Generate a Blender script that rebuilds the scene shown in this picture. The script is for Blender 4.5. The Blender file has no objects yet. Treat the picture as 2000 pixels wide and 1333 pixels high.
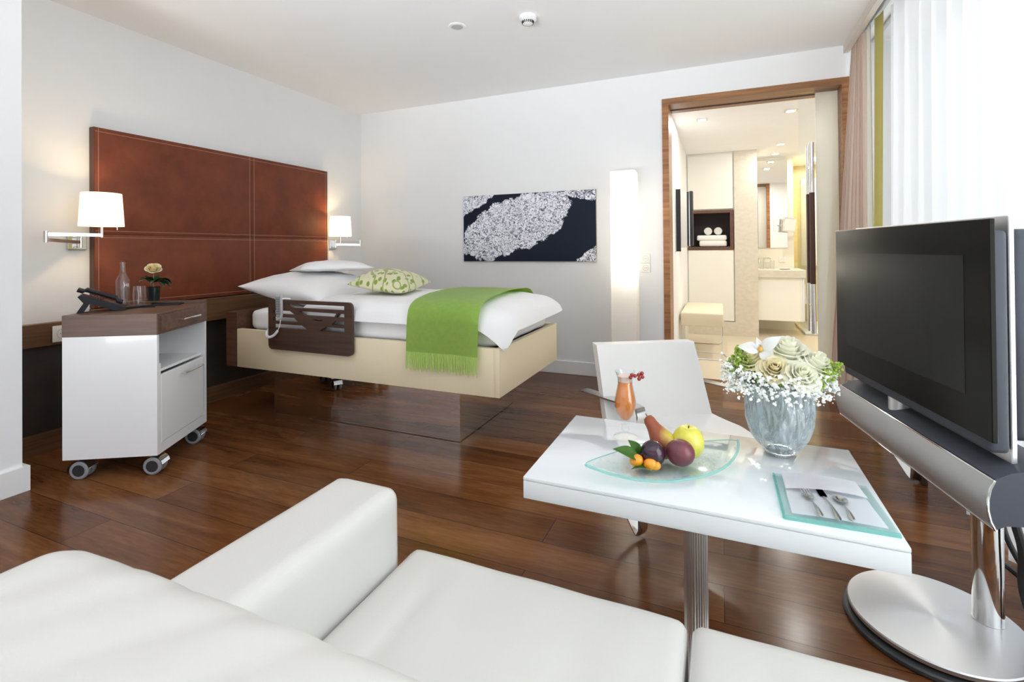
import bpy, bmesh, math, random
from mathutils import Vector, Matrix, noise
random.seed(7)
SC = bpy.context.scene
COL = SC.collection
R = math.radians
PI = math.pi
# ------------------------------------------------------------------ camera
yaw, pitch, roll = R(23.007), R(0.4043), R(-0.4956)
fw = Vector((-math.sin(yaw)*math.cos(pitch), math.cos(yaw)*math.cos(pitch), math.sin(pitch)))
r0 = Vector((math.cos(yaw), math.sin(yaw), 0)); u0 = r0.cross(fw)
rr = r0*math.cos(roll)+u0*math.sin(roll); uu = -r0*math.sin(roll)+u0*math.cos(roll)
cd = bpy.data.cameras.new('camera'); cam = bpy.data.objects.new('camera', cd); COL.objects.link(cam)
M = Matrix.Identity(4)
for i in range(3):
    M[i][0] = rr[i]; M[i][1] = uu[i]; M[i][2] = -fw[i]
M[2][3] = 1.2
cam.matrix_world = M
cd.sensor_width = 36; cd.lens = 957.85/2000*36; cd.shift_y = -(666.5-480.89)/2000
cd.clip_start = 0.02; cd.clip_end = 60
cd.dof.use_dof = True; cd.dof.focus_distance = 2.2; cd.dof.aperture_fstop = 8
SC.camera = cam
# ------------------------------------------------------------------ colour management, world, daylight, added fill lamps
SC.view_settings.view_transform = 'Standard'; SC.view_settings.look = 'None'
SC.view_settings.gamma = 1; SC.view_settings.use_curve_mapping = False
SC.view_settings.exposure = 0.48
SC.cycles.max_bounces = 14; SC.cycles.transparent_max_bounces = 24
SC.cycles.diffuse_bounces = 8; SC.cycles.caustics_reflective = False; SC.cycles.caustics_refractive = False
SC.cycles.sample_clamp_indirect = 6
w = bpy.data.worlds.new('sky'); SC.world = w; w.use_nodes = True
bg = w.node_tree.nodes['Background']; bg.inputs[0].default_value = (0.86, 0.93, 1, 1); bg.inputs[1].default_value = 0.5

def area(name, loc, rot, sx, sy, power, color=(1, 1, 1), spread=180):
    l = bpy.data.lights.new(name, 'AREA'); l.shape = 'RECTANGLE'; l.size = sx; l.size_y = sy
    l.energy = power; l.color = color; l.spread = R(spread)
    o = bpy.data.objects.new(name, l); COL.objects.link(o); o.location = loc; o.rotation_euler = rot
    return o
def point(name, loc, power, color, r=0.03):
    l = bpy.data.lights.new(name, 'POINT'); l.energy = power; l.color = color; l.shadow_soft_size = r
    o = bpy.data.objects.new(name, l); COL.objects.link(o); o.location = loc
    return o
area('daylight_window', (1.75, 3.3, 1.45), (0, R(90), 0), 2.7, 2.5, 19, (0.93, 0.965, 1))
area('added_fill_near', (1.75, 0.95, 1.45), (0, R(90), 0), 2.7, 2.1, 56, (0.93, 0.965, 1))  # stronger fill lamp added outside the unseen near part of the side window
area('added_uplight_side', (2.5, 0.95, -0.35), (0, R(140), 0), 1.4, 2.1, 60, (0.96, 0.985, 1), 140)  # uplight added outside the side window to brighten the ceiling
area('added_fill_front', (-1.1, -3.45, 1.35), (R(90), 0, 0), 4.6, 2.6, 20, (0.95, 0.975, 1))  # fill lamp added behind the camera to light the room from the front
area('added_uplight_front', (-1.1, -3.9, -0.3), (R(120), 0, 0), 4.6, 1.4, 104, (0.95, 0.975, 1), 62)  # added uplight, aimed from behind the camera deep onto the ceiling

# ------------------------------------------------------------------ materials
def new(name):
    m = bpy.data.materials.new(name); m.use_nodes = True
    return m, m.node_tree.nodes, m.node_tree.links, m.node_tree.nodes['Principled BSDF']
def setp(b, **k):
    for a, v in k.items():
        n = a.replace('_', ' ')
        b.inputs[n].default_value = v
def c4(c): return (c[0], c[1], c[2], 1)
def coords(N, L, scale=(1, 1, 1), rot=(0, 0, 0), kind='Object'):
    t = N.new('ShaderNodeTexCoord'); mp = N.new('ShaderNodeMapping')
    mp.inputs['Scale'].default_value = scale; mp.inputs['Rotation'].default_value = rot
    L.new(t.outputs[kind], mp.inputs[0]); return mp.outputs[0]
def plain(name, col, rough=0.5, metal=0.0, coat=0.0, bump=0.0, bscale=200, var=0.0, vscale=6, spec=0.5, sheen=0.0, stretch=(1, 1, 1), ani=0, sub=0):
    m, N, L, b = new(name)
    setp(b, Base_Color=c4(col), Roughness=rough, Metallic=metal, Coat_Weight=coat, Specular_IOR_Level=spec, Sheen_Weight=sheen, Coat_Roughness=0.05)
    co = coords(N, L, stretch)
    if ani: setp(b, Anisotropic=ani)
    if sub:
        setp(b, Subsurface_Weight=sub, Subsurface_Scale=0.01)
    nz = N.new('ShaderNodeTexNoise'); nz.inputs['Scale'].default_value = vscale; nz.inputs['Detail'].default_value = 4
    L.new(co, nz.inputs[0])
    mx = N.new('ShaderNodeMixRGB'); mx.blend_type = 'MIX'
    v = var if var else 0.015
    mx.inputs[1].default_value = c4([max(0, x*(1-v)) for x in col]); mx.inputs[2].default_value = c4([min(1, x*(1+v)) for x in col])
    L.new(nz.outputs[0], mx.inputs[0]); L.new(mx.outputs[0], b.inputs['Base Color'])
    if bump:
        n2 = N.new('ShaderNodeTexNoise'); n2.inputs['Scale'].default_value = bscale; n2.inputs['Detail'].default_value = 3
        L.new(co, n2.inputs[0])
        bp = N.new('ShaderNodeBump'); bp.inputs['Strength'].default_value = bump; bp.inputs['Distance'].default_value = 0.002
        L.new(n2.outputs[0], bp.inputs['Height']); L.new(bp.outputs[0], b.inputs['Normal'])
    return m
def wood(name, c1, c2, axis=0, scale=8, rough=0.4, coat=0.0, fine=60):
    """grain running along the given axis"""
    m, N, L, b = new(name)
    s = [1, 1, 1]; s[axis] = 0.06
    co = coords(N, L, tuple(s))
    nz = N.new('ShaderNodeTexNoise'); nz.inputs['Scale'].default_value = scale; nz.inputs['Detail'].default_value = 6; nz.inputs['Distortion'].default_value = 0.4
    n2 = N.new('ShaderNodeTexNoise'); n2.inputs['Scale'].default_value = fine; n2.inputs['Detail'].default_value = 4
    L.new(co, nz.inputs[0]); L.new(co, n2.inputs[0])
    ad = N.new('ShaderNodeMath'); ad.operation = 'MULTIPLY_ADD'; ad.inputs[1].default_value = 0.45
    L.new(n2.outputs[0], ad.inputs[0])
    ml = N.new('ShaderNodeMath'); ml.operation = 'MULTIPLY'; ml.inputs[1].default_value = 0.6; L.new(nz.outputs[0], ml.inputs[0])
    L.new(ml.outputs[0], ad.inputs[2])
    rp = N.new('ShaderNodeValToRGB'); rp.color_ramp.elements[0].position = 0.36; rp.color_ramp.elements[0].color = c4(c1)
    rp.color_ramp.elements[1].position = 0.68; rp.color_ramp.elements[1].color = c4(c2)
    L.new(ad.outputs[0], rp.inputs[0]); L.new(rp.outputs[0], b.inputs['Base Color'])
    setp(b, Roughness=rough, Coat_Weight=coat)
    return m
def see_through(name, tint=(0.95, 0.98, 0.97), ior=1.5, rough=0.0, milky=0.0, milk=(0.9, 0.95, 1), bump=0, bscale=30, stretch=(1, 1, 1)):
    """thin clear glass: transparent with fresnel gloss"""
    m, N, L, b = new(name); N.remove(b)
    out = N['Material Output']
    tr = N.new('ShaderNodeBsdfTransparent'); tr.inputs[0].default_value = c4(tint)
    gl = N.new('ShaderNodeBsdfGlossy'); gl.inputs['Roughness'].default_value = rough
    lw = N.new('ShaderNodeLayerWeight'); lw.inputs['Blend'].default_value = 0.5
    pw = N.new('ShaderNodeMath'); pw.operation = 'POWER'; pw.inputs[1].default_value = 4.0; L.new(lw.outputs['Facing'], pw.inputs[0])
    fr = N.new('ShaderNodeMath'); fr.operation = 'MULTIPLY_ADD'; fr.inputs[1].default_value = 0.6; fr.inputs[2].default_value = ((ior-1)/(ior+1))**2; L.new(pw.outputs[0], fr.inputs[0])
    mx = N.new('ShaderNodeMixShader'); L.new(fr.outputs[0], mx.inputs[0]); L.new(tr.outputs[0], mx.inputs[1]); L.new(gl.outputs[0], mx.inputs[2])
    last = mx
    if bump:
        nz = N.new('ShaderNodeTexNoise'); nz.inputs['Scale'].default_value = bscale; nz.inputs['Detail'].default_value = 3
        L.new(coords(N, L, stretch), nz.inputs[0])
        bp = N.new('ShaderNodeBump'); bp.inputs['Strength'].default_value = bump; bp.inputs['Distance'].default_value = 0.01
        L.new(nz.outputs[0], bp.inputs['Height']); L.new(bp.outputs[0], gl.inputs['Normal']); L.new(bp.outputs[0], lw.inputs['Normal'])
    if milky:
        df = N.new('ShaderNodeBsdfPrincipled'); df.inputs['Base Color'].default_value = c4(milk); df.inputs['Roughness'].default_value = 0.15
        tl = N.new('ShaderNodeBsdfTranslucent'); tl.inputs[0].default_value = c4(milk)
        m1 = N.new('ShaderNodeMixShader'); m1.inputs[0].default_value = 0.5; L.new(df.outputs[0], m1.inputs[1]); L.new(tl.outputs[0], m1.inputs[2])
        m2 = N.new('ShaderNodeMixShader'); m2.inputs[0].default_value = milky; L.new(mx.outputs[0], m2.inputs[1]); L.new(m1.outputs[0], m2.inputs[2])
        last = m2
    L.new(last.outputs[0], out.inputs[0])
    return m
def cloth(name, col, trans=0.3, transp=0.0, bump=0.2, bscale=400):
    m, N, L, b = new(name); out = N['Material Output']
    setp(b, Base_Color=c4(col), Roughness=0.85, Specular_IOR_Level=0.2)
    tl = N.new('ShaderNodeBsdfTranslucent'); tl.inputs[0].default_value = c4(col)
    m1 = N.new('ShaderNodeMixShader'); m1.inputs[0].default_value = trans
    L.new(b.outputs[0], m1.inputs[1]); L.new(tl.outputs[0], m1.inputs[2])
    nz = N.new('ShaderNodeTexNoise'); nz.inputs['Scale'].default_value = bscale
    L.new(coords(N, L), nz.inputs[0]); bp = N.new('ShaderNodeBump'); bp.inputs['Strength'].default_value = bump; bp.inputs['Distance'].default_value = 0.001
    L.new(nz.outputs[0], bp.inputs['Height']); L.new(bp.outputs[0], b.inputs['Normal'])
    last = m1
    if transp:
        tp = N.new('ShaderNodeBsdfTransparent'); m2 = N.new('ShaderNodeMixShader'); m2.inputs[0].default_value = transp
        L.new(m1.outputs[0], m2.inputs[1]); L.new(tp.outputs[0], m2.inputs[2]); last = m2
    L.new(last.outputs[0], out.inputs[0])
    return m
def glow(name, col, strength, base=(0.9, 0.88, 0.84)):
    m, N, L, b = new(name)
    setp(b, Base_Color=c4(base), Roughness=0.8, Emission_Color=c4(col), Emission_Strength=strength)
    return m

WALL = plain('white_paint', (0.815, 0.825, 0.84), 0.9, bump=0.05, bscale=500)
CEIL = plain('ceiling_paint', (0.88, 0.885, 0.895), 0.95)
TRIMW = plain('white_gloss_paint', (0.84, 0.85, 0.86), 0.35)
LACQ = plain('white_lacquer', (0.82, 0.83, 0.85), 0.28, coat=0.2)
CREAMP = plain('cream_cabinet_paint', (0.86, 0.85, 0.79), 0.4)
WALN_Y = wood('walnut_lengthwise', (0.075, 0.035, 0.016), (0.19, 0.095, 0.042), 1, 9, 0.4)
WALN_X = wood('walnut_crosswise', (0.055, 0.027, 0.017), (0.16, 0.075, 0.038), 0, 9, 0.4)
WALN_Z = wood('walnut_upright', (0.10, 0.055, 0.035), (0.24, 0.15, 0.11), 2, 14, 0.45, fine=120)
WALNC = wood('cabinet_walnut', (0.085, 0.045, 0.03), (0.17, 0.095, 0.065), 0, 12, 0.4)
RAILW = wood('dark_walnut', (0.042, 0.02, 0.013), (0.085, 0.042, 0.028), 0, 10, 0.42)
FRAMEW = wood('door_frame_wood', (0.16, 0.07, 0.025), (0.36, 0.17, 0.07), 0, 20, 0.4)
FRAMEZ = wood('door_post_wood', (0.18, 0.075, 0.025), (0.42, 0.19, 0.075), 0, 30, 0.4)
DARKP = plain('dark_brown_panel', (0.035, 0.026, 0.02), 0.55, var=0.5, vscale=7)
CHROME = plain('chrome', (0.86, 0.86, 0.85), 0.07, metal=1)
STEEL = plain('polished_steel', (0.72, 0.70, 0.67), 0.14, metal=1)
RIBBED = plain('ribbed_aluminium', (0.82, 0.81, 0.79), 0.3, metal=0.85)
ALU = plain('brushed_aluminium', (0.74, 0.75, 0.76), 0.33, metal=1, stretch=(1, 1, 30), bump=0.05, bscale=80)
MIRROR = plain('mirror_glass', (0.88, 0.88, 0.88), 0.015, metal=1, var=0.001)
RUBB = plain('black_rubber', (0.02, 0.02, 0.022), 0.55)
BLACKP = plain('black_plastic', (0.014, 0.015, 0.021), 0.35, spec=0.3)
GREYW = plain('grey_tyre', (0.28, 0.28, 0.30), 0.5)
DGREY = plain('dark_grey_casing', (0.06, 0.066, 0.082), 0.55, spec=0.3)
VINYL = plain('cream_vinyl', (0.80, 0.70, 0.50), 0.5, bump=0.04, bscale=600)
LINEN = plain('white_bed_linen', (0.82, 0.82, 0.83), 0.9, bump=0.15, bscale=25, sheen=0.1)
SHEET = plain('white_sheet', (0.88, 0.89, 0.91), 0.9, bump=0.1, bscale=20)
GREENW = plain('green_wool', (0.42, 0.62, 0.13), 0.95, bump=0.35, bscale=900, var=0.12, vscale=40, sheen=0.3)
SOFAL = plain('ivory_sofa_leather', (0.58, 0.57, 0.54), 0.42, bump=0.12, bscale=260, coat=0.05)
CHAIRL = plain('white_chair_leather', (0.77, 0.755, 0.73), 0.4, bump=0.05, bscale=300)
TABLEG = plain('white_back_painted_glass', (0.73, 0.76, 0.785), 0.04, coat=1.0, spec=0.6)
TABLEE = plain('white_glass_edge', (0.71, 0.735, 0.76), 0.12, coat=0.5)
TEAL = see_through('teal_glass_edge', (0.66, 0.90, 0.87), milky=0.3, milk=(0.5, 0.82, 0.78))
TEALR = see_through('rough_teal_glass_rim', (0.74, 0.93, 0.91), milky=0.4, milk=(0.50, 0.84, 0.80), bump=0.6, bscale=90)
GLASS = see_through('clear_glass', (0.97, 0.98, 0.98), 1.65, 0.02)
GLASSG = see_through('pale_green_glass', (0.90, 0.97, 0.955), bump=0.15, bscale=20)
GLASSD = see_through('door_glass', (0.975, 0.985, 0.98))
WATER = see_through('water', (0.93, 0.96, 0.97), 1.33)
def vase_mat():
    m, N, L, b = new('rippled_ice_glass'); N.remove(b); out = N['Material Output']
    co = coords(N, L, (1, 1, 0.28))
    nz = N.new('ShaderNodeTexNoise'); nz.inputs['Scale'].default_value = 42; nz.inputs['Detail'].default_value = 4; nz.inputs['Distortion'].default_value = 1.2; L.new(co, nz.inputs[0])
    rp = N.new('ShaderNodeValToRGB'); rp.color_ramp.elements[0].position = 0.42; rp.color_ramp.elements[0].color = (0.18, 0.18, 0.18, 1); rp.color_ramp.elements[1].position = 0.66; rp.color_ramp.elements[1].color = (0.75, 0.75, 0.75, 1); L.new(nz.outputs[0], rp.inputs[0])
    bp = N.new('ShaderNodeBump'); bp.inputs['Strength'].default_value = 1.0; bp.inputs['Distance'].default_value = 0.012; L.new(nz.outputs[0], bp.inputs['Height'])
    tr = N.new('ShaderNodeBsdfTransparent'); tr.inputs[0].default_value = (0.88, 0.95, 0.98, 1)
    gl = N.new('ShaderNodeBsdfGlossy'); gl.inputs['Roughness'].default_value = 0.04; L.new(bp.outputs[0], gl.inputs['Normal'])
    df = N.new('ShaderNodeBsdfDiffuse'); df.inputs[0].default_value = (0.90, 0.96, 1, 1); L.new(bp.outputs[0], df.inputs['Normal'])
    tl = N.new('ShaderNodeBsdfTranslucent'); tl.inputs[0].default_value = (0.88, 0.95, 1, 1)
    m1 = N.new('ShaderNodeMixShader'); m1.inputs[0].default_value = 0.5; L.new(df.outputs[0], m1.inputs[1]); L.new(tl.outputs[0], m1.inputs[2])
    m2 = N.new('ShaderNodeMixShader'); L.new(rp.outputs[0], m2.inputs[0]); L.new(tr.outputs[0], m2.inputs[1]); L.new(m1.outputs[0], m2.inputs[2])
    lw = N.new('ShaderNodeLayerWeight'); lw.inputs['Blend'].default_value = 0.35; L.new(bp.outputs[0], lw.inputs['Normal'])
    m3 = N.new('ShaderNodeMixShader'); mf = N.new('ShaderNodeMath'); mf.operation = 'MULTIPLY_ADD'; mf.inputs[1].default_value = 0.35; mf.inputs[2].default_value = 0.06; L.new(lw.outputs['Facing'], mf.inputs[0])
    L.new(mf.outputs[0], m3.inputs[0]); L.new(m2.outputs[0], m3.inputs[1]); L.new(gl.outputs[0], m3.inputs[2]); L.new(m3.outputs[0], out.inputs[0])
    return m
VASEM = vase_mat()
SOCKET = plain('white_socket_plastic', (0.84, 0.83, 0.80), 0.4)
SOCKL = plain('socket_grey_line', (0.5, 0.49, 0.47), 0.5)
STONE = plain('beige_stone', (0.66, 0.61, 0.52), 0.55, var=0.14, vscale=18, bump=0.05, bscale=60, stretch=(1, 1, 1.6))
BENCHV = plain('sand_vinyl', (0.80, 0.72, 0.54), 0.5)
TOWEL = plain('white_terry', (0.88, 0.88, 0.87), 0.95, bump=0.6, bscale=300)
YELLOW = plain('yellow_mosaic', (0.66, 0.56, 0.27), 0.35, var=0.2, vscale=60)
LEAF = plain('dark_leaf', (0.022, 0.06, 0.03), 0.4, var=0.4, vscale=30)
LEAFV = plain('pale_leaf_vein', (0.20, 0.33, 0.20), 0.5)
LEAFG = plain('fresh_green_leaf', (0.09, 0.22, 0.03), 0.4, var=0.35, vscale=40)
STEM = plain('green_stem', (0.14, 0.24, 0.06), 0.5)
ROSEW = cloth('cream_rose_petal', (0.98, 0.94, 0.78), 0.4, bump=0)
ROSEI = cloth('white_rose_petal', (0.98, 0.98, 0.90), 0.4, bump=0)
ROSEC = plain('yellow_rose_heart', (0.80, 0.68, 0.36), 0.6)
ORCH = plain('white_orchid_petal', (0.96, 0.97, 0.97), 0.5, sub=0.3)
ORCHC = plain('orchid_lip', (0.65, 0.40, 0.10), 0.5)
GYP = plain('gypsophila_white', (0.96, 0.97, 0.96), 0.8)
LIME = plain('lime_umbel', (0.30, 0.44, 0.05), 0.6, var=0.4, vscale=60)

def floor_mat():
    m, N, L, b = new('oiled_walnut_planks')
    co = coords(N, L)
    br = N.new('ShaderNodeTexBrick'); br.offset = 0.37; br.offset_frequency = 2; br.squash = 1
    br.inputs['Scale'].default_value = 1; br.inputs['Brick Width'].default_value = 1.85; br.inputs['Row Height'].default_value = 0.19
    br.inputs['Mortar Size'].default_value = 0.0014; br.inputs['Mortar Smooth'].default_value = 0.1; br.inputs['Bias'].default_value = 0
    br.inputs['Color1'].default_value = (0, 0, 0, 1); br.inputs['Color2'].default_value = (1, 1, 1, 1); br.inputs['Mortar'].default_value = (0.5, 0.5, 0.5, 1)
    L.new(co, br.inputs[0])
    # offset grain per plank
    sep = N.new('ShaderNodeSeparateColor'); L.new(br.outputs['Color'], sep.inputs[0])
    cx = N.new('ShaderNodeCombineXYZ')
    mm = N.new('ShaderNodeMath'); mm.operation = 'MULTIPLY'; mm.inputs[1].default_value = 7.3; L.new(sep.outputs[0], mm.inputs[0]); L.new(mm.outputs[0], cx.inputs[2])
    va = N.new('ShaderNodeVectorMath'); va.operation = 'ADD'; L.new(co, va.inputs[0]); L.new(cx.outputs[0], va.inputs[1])
    mp = N.new('ShaderNodeMapping'); mp.inputs['Scale'].default_value = (0.14, 1, 1); L.new(va.outputs[0], mp.inputs[0])
    n1 = N.new('ShaderNodeTexNoise'); n1.inputs['Scale'].default_value = 9; n1.inputs['Detail'].default_value = 7; n1.inputs['Distortion'].default_value = 0.8
    n2 = N.new('ShaderNodeTexNoise'); n2.inputs['Scale'].default_value = 90; n2.inputs['Detail'].default_value = 5
    L.new(mp.outputs[0], n1.inputs[0]); L.new(mp.outputs[0], n2.inputs[0])
    def mth(op, a, bb, c=None):
        x = N.new('ShaderNodeMath'); x.operation = op
        for i, v in enumerate((a, bb, c)):
            if v is None: continue
            if hasattr(v, 'links'): L.new(v, x.inputs[i])
            else: x.inputs[i].default_value = v
        return x.outputs[0]
    t = mth('MULTIPLY_ADD', n1.outputs[0], 0.55, mth('MULTIPLY', n2.outputs[0], 0.25))
    t = mth('MULTIPLY_ADD', sep.outputs[0], 0.22, t)
    rp = N.new('ShaderNodeValToRGB'); e = rp.color_ramp.elements
    e[0].position = 0.32; e[0].color = (0.066, 0.022, 0.0075, 1); e[1].position = 0.72; e[1].color = (0.235, 0.10, 0.037, 1)
    x = e.new(0.52); x.color = (0.14, 0.053, 0.018, 1)
    L.new(t, rp.inputs[0])
    mx = N.new('ShaderNodeMixRGB'); mx.blend_type = 'MIX'; mx.inputs[2].default_value = (0.012, 0.006, 0.004, 1)
    L.new(br.outputs['Fac'], mx.inputs[0]); L.new(rp.outputs[0], mx.inputs[1]); L.new(mx.outputs[0], b.inputs['Base Color'])
    rg = mth('MULTIPLY_ADD', n1.outputs[0], 0.05, 0.17); L.new(rg, b.inputs['Roughness'])
    setp(b, Specular_IOR_Level=0.2)
    bp = N.new('ShaderNodeBump'); bp.inputs['Strength'].default_value = 0.12; bp.inputs['Distance'].default_value = 0.002
    L.new(mth('MULTIPLY_ADD', br.outputs['Fac'], -1.0, mth('MULTIPLY', n2.outputs[0], 0.15)), bp.inputs['Height']); L.new(bp.outputs[0], b.inputs['Normal'])
    return m
FLOOR = floor_mat()
def tile_mat(name, c1, c2, mortar, w, h, rough=0.3, ms=0.003, rot=(0, 0, 0)):
    m, N, L, b = new(name)
    br = N.new('ShaderNodeTexBrick'); br.offset = 0; br.inputs['Scale'].default_value = 1; br.inputs['Brick Width'].default_value = w; br.inputs['Row Height'].default_value = h
    br.inputs['Mortar Size'].default_value = ms; br.inputs['Color1'].default_value = c4(c1); br.inputs['Color2'].default_value = c4(c2); br.inputs['Mortar'].default_value = c4(mortar)
    L.new(coords(N, L, rot=rot), br.inputs[0]); L.new(br.outputs[0], b.inputs['Base Color']); setp(b, Roughness=rough)
    return m
TILE = tile_mat('beige_floor_tile', (0.66, 0.585, 0.46), (0.69, 0.61, 0.49), (0.56, 0.49, 0.38), 0.6, 0.6)
MOSA = tile_mat('yellow_wall_mosaic', (0.60, 0.50, 0.22), (0.66, 0.57, 0.30), (0.62, 0.55, 0.33), 0.05, 0.05, 0.3, 0.003, (R(90), 0, 0))

def leather_head():
    m, N, L, b = new('russet_leather')
    nz = N.new('ShaderNodeTexNoise'); nz.inputs['Scale'].default_value = 5; nz.inputs['Detail'].default_value = 8; nz.inputs['Roughness'].default_value = 0.65
    co = coords(N, L); L.new(co, nz.inputs[0])
    rp = N.new('ShaderNodeValToRGB'); rp.color_ramp.elements[0].position = 0.3; rp.color_ramp.elements[0].color = (0.125, 0.030, 0.013, 1)
    rp.color_ramp.elements[1].position = 0.7; rp.color_ramp.elements[1].color = (0.20, 0.050, 0.020, 1)
    L.new(nz.outputs[0], rp.inputs[0]); L.new(rp.outputs[0], b.inputs['Base Color'])
    n2 = N.new('ShaderNodeTexNoise'); n2.inputs['Scale'].default_value = 350; L.new(co, n2.inputs[0])
    bp = N.new('ShaderNodeBump'); bp.inputs['Strength'].default_value = 0.25; bp.inputs['Distance'].default_value = 0.001
    L.new(n2.outputs[0], bp.inputs['Height']); L.new(bp.outputs[0], b.inputs['Normal']); setp(b, Roughness=0.5, Specular_IOR_Level=0.3)
    return m
HLEATH = leather_head()
STITCH = plain('pale_stitching', (0.55, 0.33, 0.25), 0.7)

def cushion_mat():
    m, N, L, b = new('leaf_patterned_fabric')
    vo = N.new('ShaderNodeTexVoronoi'); vo.inputs['Scale'].default_value = 17; vo.inputs['Randomness'].default_value = 0.75
    co = coords(N, L, (1.5, 0.85, 1), (0, 0, R(35)))
    L.new(co, vo.inputs[0])
    rp = N.new('ShaderNodeValToRGB'); rp.color_ramp.interpolation = 'CONSTANT'; e = rp.color_ramp.elements
    e[0].position = 0; e[0].color = (0.20, 0.28, 0.045, 1); e[1].position = 0.33; e[1].color = (0.52, 0.58, 0.27, 1)
    x = e.new(0.40); x.color = (0.62, 0.60, 0.40, 1)
    L.new(vo.outputs['Distance'], rp.inputs[0])
    wv = N.new('ShaderNodeTexWave'); wv.wave_type = 'RINGS'; wv.inputs['Scale'].default_value = 4.5; wv.inputs['Distortion'].default_value = 5; wv.inputs['Detail'].default_value = 1
    L.new(co, wv.inputs[0])
    r2 = N.new('ShaderNodeValToRGB'); r2.color_ramp.interpolation = 'CONSTANT'; r2.color_ramp.elements[1].position = 0.955; L.new(wv.outputs[0], r2.inputs[0])
    mx = N.new('ShaderNodeMixRGB'); mx.inputs[2].default_value = (0.30, 0.34, 0.11, 1); L.new(r2.outputs[0], mx.inputs[0]); L.new(rp.outputs[0], mx.inputs[1])
    L.new(mx.outputs[0], b.inputs['Base Color']); setp(b, Roughness=0.6, Sheen_Weight=0.2)
    return m
CUSH = cushion_mat()

def photo_mat():
    """black and white river-ice photograph: pale floes, a dark channel curling round them. object x -0.7..0.7, z -0.34..0.34"""
    m, N, L, b = new('river_ice_print')
    t = N.new('ShaderNodeTexCoord'); sp = N.new('ShaderNodeSeparateXYZ'); L.new(t.outputs['Object'], sp.inputs[0])
    X, Z = sp.outputs[0], sp.outputs[2]
    def mth(op, a, bb=None, c=None, clamp=False):
        x = N.new('ShaderNodeMath'); x.operation = op; x.use_clamp = clamp
        for i, v in enumerate((a, bb, c)):
            if v is None: continue
            if hasattr(v, 'links'): L.new(v, x.inputs[i])
            else: x.inputs[i].default_value = v
        return x.outputs[0]
    nz = N.new('ShaderNodeTexNoise'); nz.inputs['Scale'].default_value = 3.2; nz.inputs['Detail'].default_value = 10; nz.inputs['Roughness'].default_value = 0.72
    L.new(t.outputs['Object'], nz.inputs[0])
    wob = mth('MULTIPLY_ADD', nz.outputs[0], 1.1, -0.55)
    def ellipse(cx, cz, ax, az, rot):
        c, s = math.cos(rot), math.sin(rot)
        dx = mth('ADD', X, -cx); dz = mth('ADD', Z, -cz)
        a = mth('MULTIPLY', mth('ADD', mth('MULTIPLY', dx, c), mth('MULTIPLY', dz, s)), 1/ax)
        bb = mth('MULTIPLY', mth('ADD', mth('MULTIPLY', dx, -s), mth('MULTIPLY', dz, c)), 1/az)
        d = mth('SQRT', mth('ADD', mth('MULTIPLY', a, a), mth('MULTIPLY', bb, bb)))
        return mth('ADD', d, wob)
    def mask(d, th, soft=0.03):
        return mth('MULTIPLY', mth('SUBTRACT', th, d), 1/soft, clamp=True) if False else mth('MULTIPLY', mth('SUBTRACT', th, d), 1/soft, None, True)
    main = mask(ellipse(-0.13, 0.02, 0.63, 0.275, R(20)), 1.0)
    tl = mask(ellipse(-0.66, 0.37, 0.55, 0.20, R(30)), 1.0)
    tr_ = mask(ellipse(0.60, 0.40, 0.46, 0.16, R(-13)), 1.0)
    brc = mask(ellipse(0.72, -0.36, 0.26, 0.17, R(30)), 1.0)
    ice = mth('MAXIMUM', mth('MAXIMUM', main, tl), mth('MAXIMUM', mth('MULTIPLY', tr_, 0.75), mth('MULTIPLY', brc, 0.8)))
    vo = N.new('ShaderNodeTexVoronoi'); vo.inputs['Scale'].default_value = 24; vo.feature = 'DISTANCE_TO_EDGE'
    mp = N.new('ShaderNodeMapping'); mp.inputs['Scale'].default_value = (0.6, 1, 1.9); mp.inputs['Rotation'].default_value = (0, R(12), 0)
    dn = N.new('ShaderNodeTexNoise'); dn.inputs['Scale'].default_value = 16; dn.inputs['Detail'].default_value = 4; L.new(t.outputs['Object'], dn.inputs[0])
    va = N.new('ShaderNodeMixRGB'); va.blend_type = 'LINEAR_LIGHT'; va.inputs[0].default_value = 0.09; L.new(t.outputs['Object'], va.inputs[1]); L.new(dn.outputs[1], va.inputs[2])
    L.new(va.outputs[0], mp.inputs[0]); L.new(mp.outputs[0], vo.inputs[0])
    crack = mth('MULTIPLY', vo.outputs[0], 7.0, None, True)
    n3 = N.new('ShaderNodeTexNoise'); n3.inputs['Scale'].default_value = 30; n3.inputs['Detail'].default_value = 6; n3.inputs['Roughness'].default_value = 0.75; L.new(mp.outputs[0], n3.inputs[0])
    fl = mth('MULTIPLY', mth('ADD', n3.outputs[0], -0.36), 6.0, None, True)
    iceb = mth('MULTIPLY', mth('MULTIPLY_ADD', crack, 0.75, 0.25), mth('MULTIPLY_ADD', fl, 0.85, 0.15))
    sparse = mth('MULTIPLY', ice, iceb)
    rp = N.new('ShaderNodeValToRGB'); e = rp.color_ramp.elements
    e[0].position = 0.0; e[0].color = (0.010, 0.015, 0.030, 1); e[1].position = 0.62; e[1].color = (0.88, 0.90, 0.97, 1)
    x = e.new(0.30); x.color = (0.13, 0.14, 0.20, 1)
    L.new(sparse, rp.inputs[0]); L.new(rp.outputs[0], b.inputs['Base Color']); setp(b, Roughness=0.5, Specular_IOR_Level=0.12)
    return m
PHOTO = photo_mat()

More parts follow.
